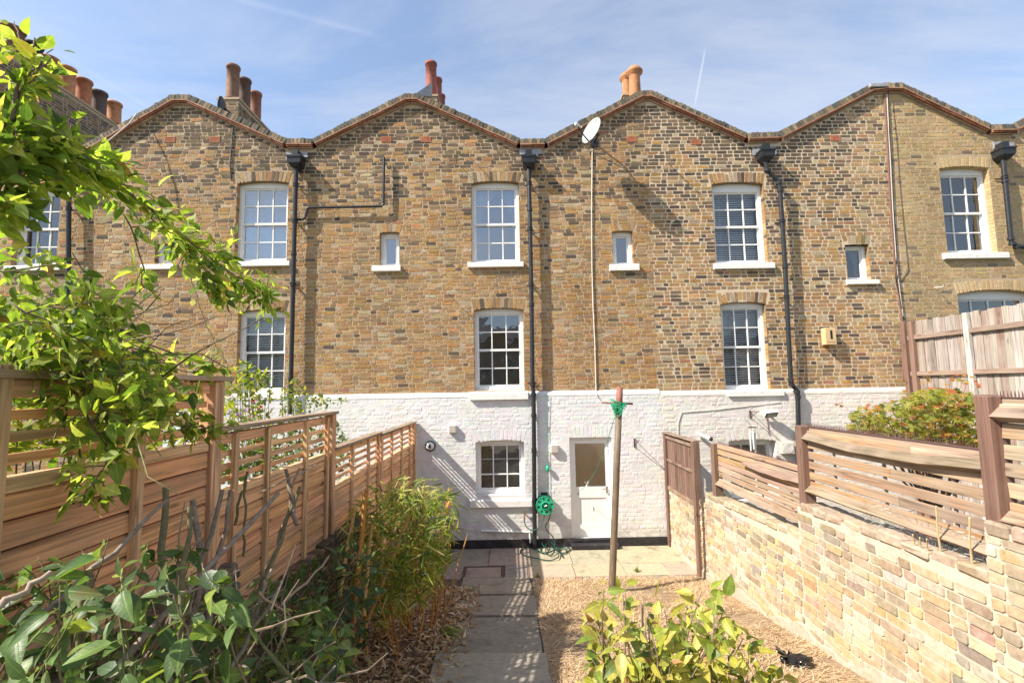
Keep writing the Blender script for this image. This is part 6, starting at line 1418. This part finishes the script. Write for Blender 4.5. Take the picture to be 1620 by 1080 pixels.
m = MB(); m.tube([(q.x - .01, q.y - .025, q.z), (q.x - .01, q.y - .05, q.z), (q.x + .03, q.y - .055, q.z + .02)], .009, 8); part('crank', m, M['steel'], HR)
m = MB(); m.tube([(q.x - .03, D - .06, q.z + .19), (q.x - .02, q.y + .12, q.z + .2), (q.x, q.y + .06, q.z + .225), (q.x + .02, q.y + .12, q.z + .2), (q.x + .03, D - .06, q.z + .19)], .007, 8); m.box((q.x - .06, D - .085, q.z - .1), (q.x + .06, D - .063, q.z + .2)); m.beam((q.x, D - .08, q.z), (q.x, q.y + .02, q.z), .04, .04); part('wall_bracket', m, M['dark_plastic'], HR)
# ---- outside tap with a hose loop, and the heap of hose on the paving
tq = PY(829.5, 812, D - .10); m = MB(); m.tube([(tq.x, D - .055, tq.z), (tq.x, tq.y - .04, tq.z), (tq.x, tq.y - .05, tq.z - .05)], .013, 8); TP = solo('garden_tap', m, M['brass'], 'brass garden tap on the white wall left of the drainpipe', 'tap', tuple(tq))
m = MB(); m.tube([(tq.x, tq.y - .02, tq.z), (tq.x, tq.y - .02, tq.z + .05)], .008, 8); m.beam((tq.x - .03, tq.y - .02, tq.z + .055), (tq.x + .03, tq.y - .02, tq.z + .055), .014, .012); part('tap_handle', m, M['steel'], TP)
m = MB(); m.tube([(tq.x, tq.y - .05, tq.z - .045), (tq.x, tq.y - .05, tq.z - .10)], .016, 8); part('hose_connector', m, M['brass'], TP)
def smooth_path(P, k=5):
    P = [Vector(p) for p in P]; out = []
    for i in range(len(P) - 1):
        p0, p1, p2, p3 = P[max(0, i - 1)], P[i], P[i + 1], P[min(len(P) - 1, i + 2)]
        for j in range(k):
            t = j / k; out.append(.5 * ((2 * p1) + (p2 - p0) * t + (2 * p0 - 5 * p1 + 4 * p2 - p3) * t * t + (3 * p1 - p0 - 3 * p2 + p3) * t ** 3))
    return out + [P[-1]]
m = MB(); m.tube(smooth_path([(tq.x, tq.y - .05, tq.z - .10), PY(831, 830, D - .17), PY(838, 837, D - .22), PY(848, 837, D - .26), PY(857, 828, D - .24), PY(861, 816, D - .20), PY(861, 808, D - .18)]), .0095, 8); solo('feed_hose', m, M['hose'], 'short dark hose looping from the tap to the reel across the drainpipe', 'hose', tuple(tq), smooth=True)
gpz = lambda x, y: PZ(x, y, .012)
hp = [PY(871, 812, D - .2), PY(868, 822, D - .2), PY(863, 832, D - .18), PY(866, 840, D - .17), PY(874, 848, D - .18), gpz(879, 862)]
cyc = [(872, 874), (858, 874), (856, 866), (868, 858), (878, 866), (874, 878), (864, 875), (866, 862), (880, 870), (884, 880), (880, 885), (868, 886), (846, 884), (830, 880), (823, 873), (828, 868), (842, 868), (860, 876), (876, 872), (888, 868), (896, 870), (893, 876), (884, 872), (890, 866), (902, 868), (896, 874), (888, 876), (890, 882), (884, 874), (872, 866), (862, 870), (858, 864), (872, 856), (880, 862)]
hp += [gpz(x, y) + Vector((0, 0, (.012 + .10 * max(0, math.sin(i * 1.9)) if 3 < i < 9 or i > 28 else rnd.uniform(.0, .025)))) for i, (x, y) in enumerate(cyc)]
m = MB(); m.tube(smooth_path(hp, 6), .0095, 8); solo('garden_hose', m, M['hose'], 'long green garden hose heaped in loose loops on the paving under the reel', 'hose', tuple(gpz(875, 870)), smooth=True)
# ---- satellite dish
w0 = PY(941, 214, D); dq = PY(938.5, 209, D - .52); SD_ = thing('satellite_dish', 'grey oval satellite dish on a bracket high on the brick gable', 'satellite dish', tuple(w0))
aim = Vector((-.80, -.52, .30)).normalized(); ax1 = Vector((0, 0, 1)) - aim * aim.z; ax1.normalize(); ax2 = aim.cross(ax1)
m = MB(); n1, n2 = 7, 36; vs = []; fs = []
for i in range(n1 + 1):
    r = i / n1
    for k in range(n2): a = 2 * math.pi * k / n2; vs.append(dq + ax1 * (.27 * r * math.cos(a)) + ax2 * (.245 * r * math.sin(a)) + aim * (.06 * r * r))
for i in range(n1):
    for k in range(n2): fs.append((i * n2 + k, (i + 1) * n2 + k, (i + 1) * n2 + (k + 1) % n2, i * n2 + (k + 1) % n2))
k0 = len(vs); vs += [v - aim * .008 for v in vs]; fs += [tuple(x + k0 for x in f[::-1]) for f in fs]
for k in range(n2): fs.append((n1 * n2 + k, k0 + n1 * n2 + k, k0 + n1 * n2 + (k + 1) % n2, n1 * n2 + (k + 1) % n2))
m.add(vs, fs); part('reflector', m, M['dish'], SD_, smooth=True)
low = dq - ax1 * .25 + aim * .05; lnb = dq + aim * .40 - ax1 * .10; m = MB(); m.tube([low, low.lerp(lnb, .5) - ax1 * .02, lnb], .013, 8); part('feed_arm', m, M['dark_plastic'], SD_)
m = MB(); m.lathe(lnb - aim * .02, [(.0, -.06), (.03, -.06), (.034, -.01), (.024, .02), (.024, .08), (.03, .085), (.0, .09)], 14, -aim); part('receiver', m, M['white_plastic'], SD_)
m = MB(); m.tube([dq - aim * .01, dq - aim * .10, Vector((w0.x + .03, D - .25, w0.z - .1)), Vector((w0.x - .02, D - .03, w0.z - .16))], .02, 10); m.box((w0.x - .09, D - .03, w0.z - .26), (w0.x + .05, D - .014, w0.z - .08)); m.tube([Vector((w0.x - .15, D - .02, w0.z - .32)), Vector((w0.x + .02, D - .25, w0.z - .12))], .009, 8); part('wall_mount', m, M['iron'], SD_)
# ---- far dish edge-on by the left chimney
e = PX(356, 172, HB.x0 + .2); m = MB(); m.lathe(e + Vector((0, 0, -.02)), [(0, 0), (.2, .03), (.27, .06), (.27, .068), (0, .012)], 24, (-.97, -.22, .05)); o_ = solo('satellite_dish', m, M['dark_plastic'], 'dark satellite dish seen edge on beside the left chimney stack', 'satellite dish', tuple(e), smooth=True)
m = MB(); m.tube([e, e + Vector((.12, .1, -.1)), e + Vector((.2, .1, -.3))], .018, 8); m.tube([e + Vector((.05, 0, -.2)), e + Vector((-.2, -.1, -.12))], .012, 6); part('mount_arm', m, M['dark_plastic'], o_)
# ---- round bulkhead lamp, brackets, floodlight, camera, nest box, wind chime
q = PY(681, 705, D - .06); m = MB(); m.lathe((q.x, D - .058, q.z), [(.098, 0), (.098, .03), (.09, .04), (.078, .042)], 28, (0, -1, 0)); LP = solo('bulkhead_lamp', m, M['dark_plastic'], 'round unlit bulkhead lamp on the shaded white wall by the cedar fence', 'lamp', tuple(q), smooth=True)
m = MB(); m.lathe((q.x, D - .06, q.z), [(.079, .03), (.07, .06), (.045, .08), (0, .086)], 28, (0, -1, 0)); part('diffuser', m, M['white_plastic'], LP, smooth=True)
m = MB(); m.box((q.x - .02, D - .155, q.z - .03), (q.x + .02, D - .14, q.z + .035)); part('cage_clip', m, M['dark_plastic'], LP)
for (x, y, lb, hh_) in ((1003.5, 700, 'black iron line bracket on the white wall right of the back door', .17), (1186.5, 655, 'black iron line bracket on the cream wall above the half hidden window', .15)):
    q = PY(x, y, D - .06); m = MB(); m.box((q.x - .012, D - .072, q.z - hh_ / 2), (q.x + .012, D - .056, q.z + hh_ / 2)); m.tube([(q.x, D - .065, q.z + hh_ * .4), (q.x + .01, D - .34, q.z + hh_ * .36)], .007, 6); m.tube([(q.x, D - .065, q.z - hh_ * .4), (q.x + .01, D - .3, q.z + hh_ * .3)], .006, 6)
    m.tube([(q.x + .01, D - .34, q.z + hh_ * .36), (q.x + .012, D - .36, q.z + hh_ * .42), (q.x + .02, D - .35, q.z + hh_ * .55)], .006, 6); solo('wall_bracket', m, M['rust'], lb, 'bracket', tuple(q), 'brackets for washing lines')
q = PY(1219.5, 654, D - .2); m = MB(); up = Vector((.05, -.6, -.8)).normalized(); sx_ = Vector((.97, -.1, .1)).normalized(); vz = up.cross(sx_).normalized()
def obox(m, c, a, b, e_, ha, hb, he, cc=(.5, .5, .5)):
    vs = [c + a * sa * ha + b * sb * hb + e_ * se * he for se in (-1, 1) for sb in (-1, 1) for sa in (-1, 1)]; m.add(vs, [(0, 2, 3, 1), (4, 5, 7, 6), (0, 1, 5, 4), (2, 6, 7, 3), (0, 4, 6, 2), (1, 3, 7, 5)], cc)
obox(m, q, sx_, vz, up, .115, .085, .03); FL = solo('floodlight', m, M['white_plastic'], 'small white floodlight tilted down on the cream wall', 'floodlight', tuple(q))
m = MB(); obox(m, q + up * .031, sx_, vz, up, .105, .075, .004); part('lens', m, M['dark_plastic'], FL); m = MB(); obox(m, q + up * .036, sx_, vz, up, .085, .055, .002); part('led_panel', m, M['dish'], FL)
m = MB(); m.tube([q - up * .02, Vector((q.x - .02, D - .06, q.z + .03))], .025, 8); part('mount', m, M['white_plastic'], FL)
m = MB(); m.tube([Vector((q.x - .02, D - .07, q.z - .04)), Vector((q.x + .01, D - .065, q.z - .3)), Vector((q.x + .02, D - .065, q.z - .42))], .006, 6); part('lead_wire', m, M['cable_brown'], FL)
q = PY(1117, 691, D - .2); m = MB(); m.tube([(q.x - .11, D - .1, q.z + .05), (q.x, q.y, q.z), (q.x + .06, q.y - .07, q.z - .03)], [.034, .034, .034], 14); CM = solo('security_camera', m, M['white_plastic'], 'white security camera on the cream wall above the brown fence corner', 'camera', tuple(q), smooth=False)
m = MB(); m.lathe(Vector((q.x + .06, q.y - .07, q.z - .03)), [(.035, -.02), (.038, .01), (.03, .03), (0, .03)], 14, (.62, -.72, -.3)); part('lens_hood', m, M['dark_plastic'], CM)
q = PY(1312.5, 531, D - .05); x0, x1 = PY(1305, 531, D - .13).x, PY(1322, 531, D - .13).x; z0, z1 = PY(1313, 545, D - .13).z, PY(1313, 518.5, D - .13).z
NB = thing('nest_box', 'pale wooden nest box with a dark slot on the dark brick wall', 'nest box', (q.x, D, q.z))
m = MB(); m.cbox((x0, D - .15, z0), (x1, D - .012, z1), .006); part('box', m, M['boxwood'], NB)
m = MB(); xm, zm = (x0 + x1) / 2 + .01, (z0 + z1) / 2; 
for dz_ in (.075, .03, -.01, -.05): m.lathe((xm, D - .149, zm + dz_ + .02), [(.0, .0005), (.022, .0005), (.022, .004), (.0, .004)], 12, (0, -1, 0))
m.box((xm - .02, D - .153, zm - .055), (xm + .02, D - .1505, zm + .1)); part('entrance_slot', m, M['dark_plastic'], NB)
m = MB(); m.box((x0 + .03, D - .1525, z0 + .045), (x1 - .02, D - .1505, z0 + .052)); part('groove', m, M['cable_brown'], NB)
q = PY(1190, 676, D - .35); WC = thing('wind_chime', 'wind chime of pale tubes hanging in front of the half hidden window', 'wind chime', tuple(q))
for i, (dx_, dy_, l_) in enumerate([(-.045, 0, .24), (-.01, -.04, .36), (.03, -.02, .42), (.045, .03, .3), (-.03, .035, .4)]):
    m = MB(); m.tube([q + Vector((dx_, dy_, -.03 - .03 * i)), q + Vector((dx_, dy_, -.03 - l_))], .014, 8); part('chime_tube', m, M['white_plastic'], WC)
m = MB(); m.lathe(q, [(0, 0), (.07, 0), (.07, .012), (0, .012)], 16); m.tube([q, q + Vector((0, .29, .16))], .003, 5); part('top_disc', m, M['dark_plastic'], WC)
# ---- black bag on the turf
q = PG(1262, 1052); BG = MB(); vs = []; n1, n2 = 22, 34
for i in range(n1 + 1):
    th = math.pi * i / n1
    for k in range(n2):
        a = 2 * math.pi * k / n2; r = .088 * (1 + .20 * math.sin(2 * a + 1.3 * th + .5) * math.sin(th) + .12 * math.sin(5 * a - 4 * th) * math.sin(th) + .07 * math.sin(11 * a + 7 * th) * math.sin(th) + rnd.uniform(-.045, .045))
        vs.append((q.x + r * 1.25 * math.sin(th) * math.cos(a) + (.05 if False else 0), q.y + r * 1.0 * math.sin(th) * math.sin(a), q.z + .035 + max(-.035, r * .62 * math.cos(th))))
fs = [(i * n2 + k, (i + 1) * n2 + k, (i + 1) * n2 + (k + 1) % n2, i * n2 + (k + 1) % n2) for i in range(n1) for k in range(n2)]
BG.add(vs, fs)
BO = solo('plastic_bag', BG, M['bag'], 'crumpled black plastic bag lying on the dry turf by the right wall', 'bag', tuple(q))
m = MB(); c = q + Vector((-.07, .02, .07)); 
for k in range(9): a = rnd.uniform(0, 6.28); b = c + Vector((-.03 + .06 * math.cos(a), .05 * math.sin(a), rnd.uniform(.0, .06))); d_ = (b - c).cross(Vector((0, 0, 1))) * .45; m.add([c, b + d_, b * 1.0 + (b - c) * .3 + Vector((0, 0, rnd.uniform(-.03, .02))), b - d_], [(0, 1, 2), (0, 2, 3)])
part('knotted_neck', m, M['bag'], BO)

# ---- brick houses across the gardens behind the viewer, mirrored in the windows
for i, (xa, xb, zr) in enumerate([(-34, -12, 8.2), (-12, 9, 9.0), (9, 34, 8.0)]):
    t = thing('brick_house', ['brown brick house across the gardens behind the viewer, left one', 'brown brick house across the gardens behind the viewer, middle one', 'brown brick house across the gardens behind the viewer, right one'][i], 'house', ((xa + xb) / 2, -24, 0), 'houses behind the viewer')
    m = MB(); m.box((xa + .01, -33, -.1), (xb - .01, -24, zr - 1.6), (.30, .20, .12)); part('wall', m, M['brick'], t)
    m = MB(); m.add([(xa, -23.7, zr - 1.6), (xb, -23.7, zr - 1.6), (xb, -28.5, zr), (xa, -28.5, zr), (xa, -33.3, zr - 1.6), (xb, -33.3, zr - 1.6)], [(0, 1, 2, 3), (3, 2, 5, 4), (0, 3, 4), (1, 5, 2), (0, 4, 5, 1)]); part('roof', m, M['slate'], t)
    x = xa + 1.4
    while x < xb - 2:
        for z in (1.2, 4.0):
            m = MB(); m.box((x, -24.0, z), (x + 1.0, -23.96, z + 1.6)); w_ = part('window', m, M['gloss_white'], t); m = MB(); m.box((x + .08, -23.97, z + .1), (x + .92, -23.94, z + 1.5)); part('pane', m, M['dark_plastic'], w_)
        x += 2.6
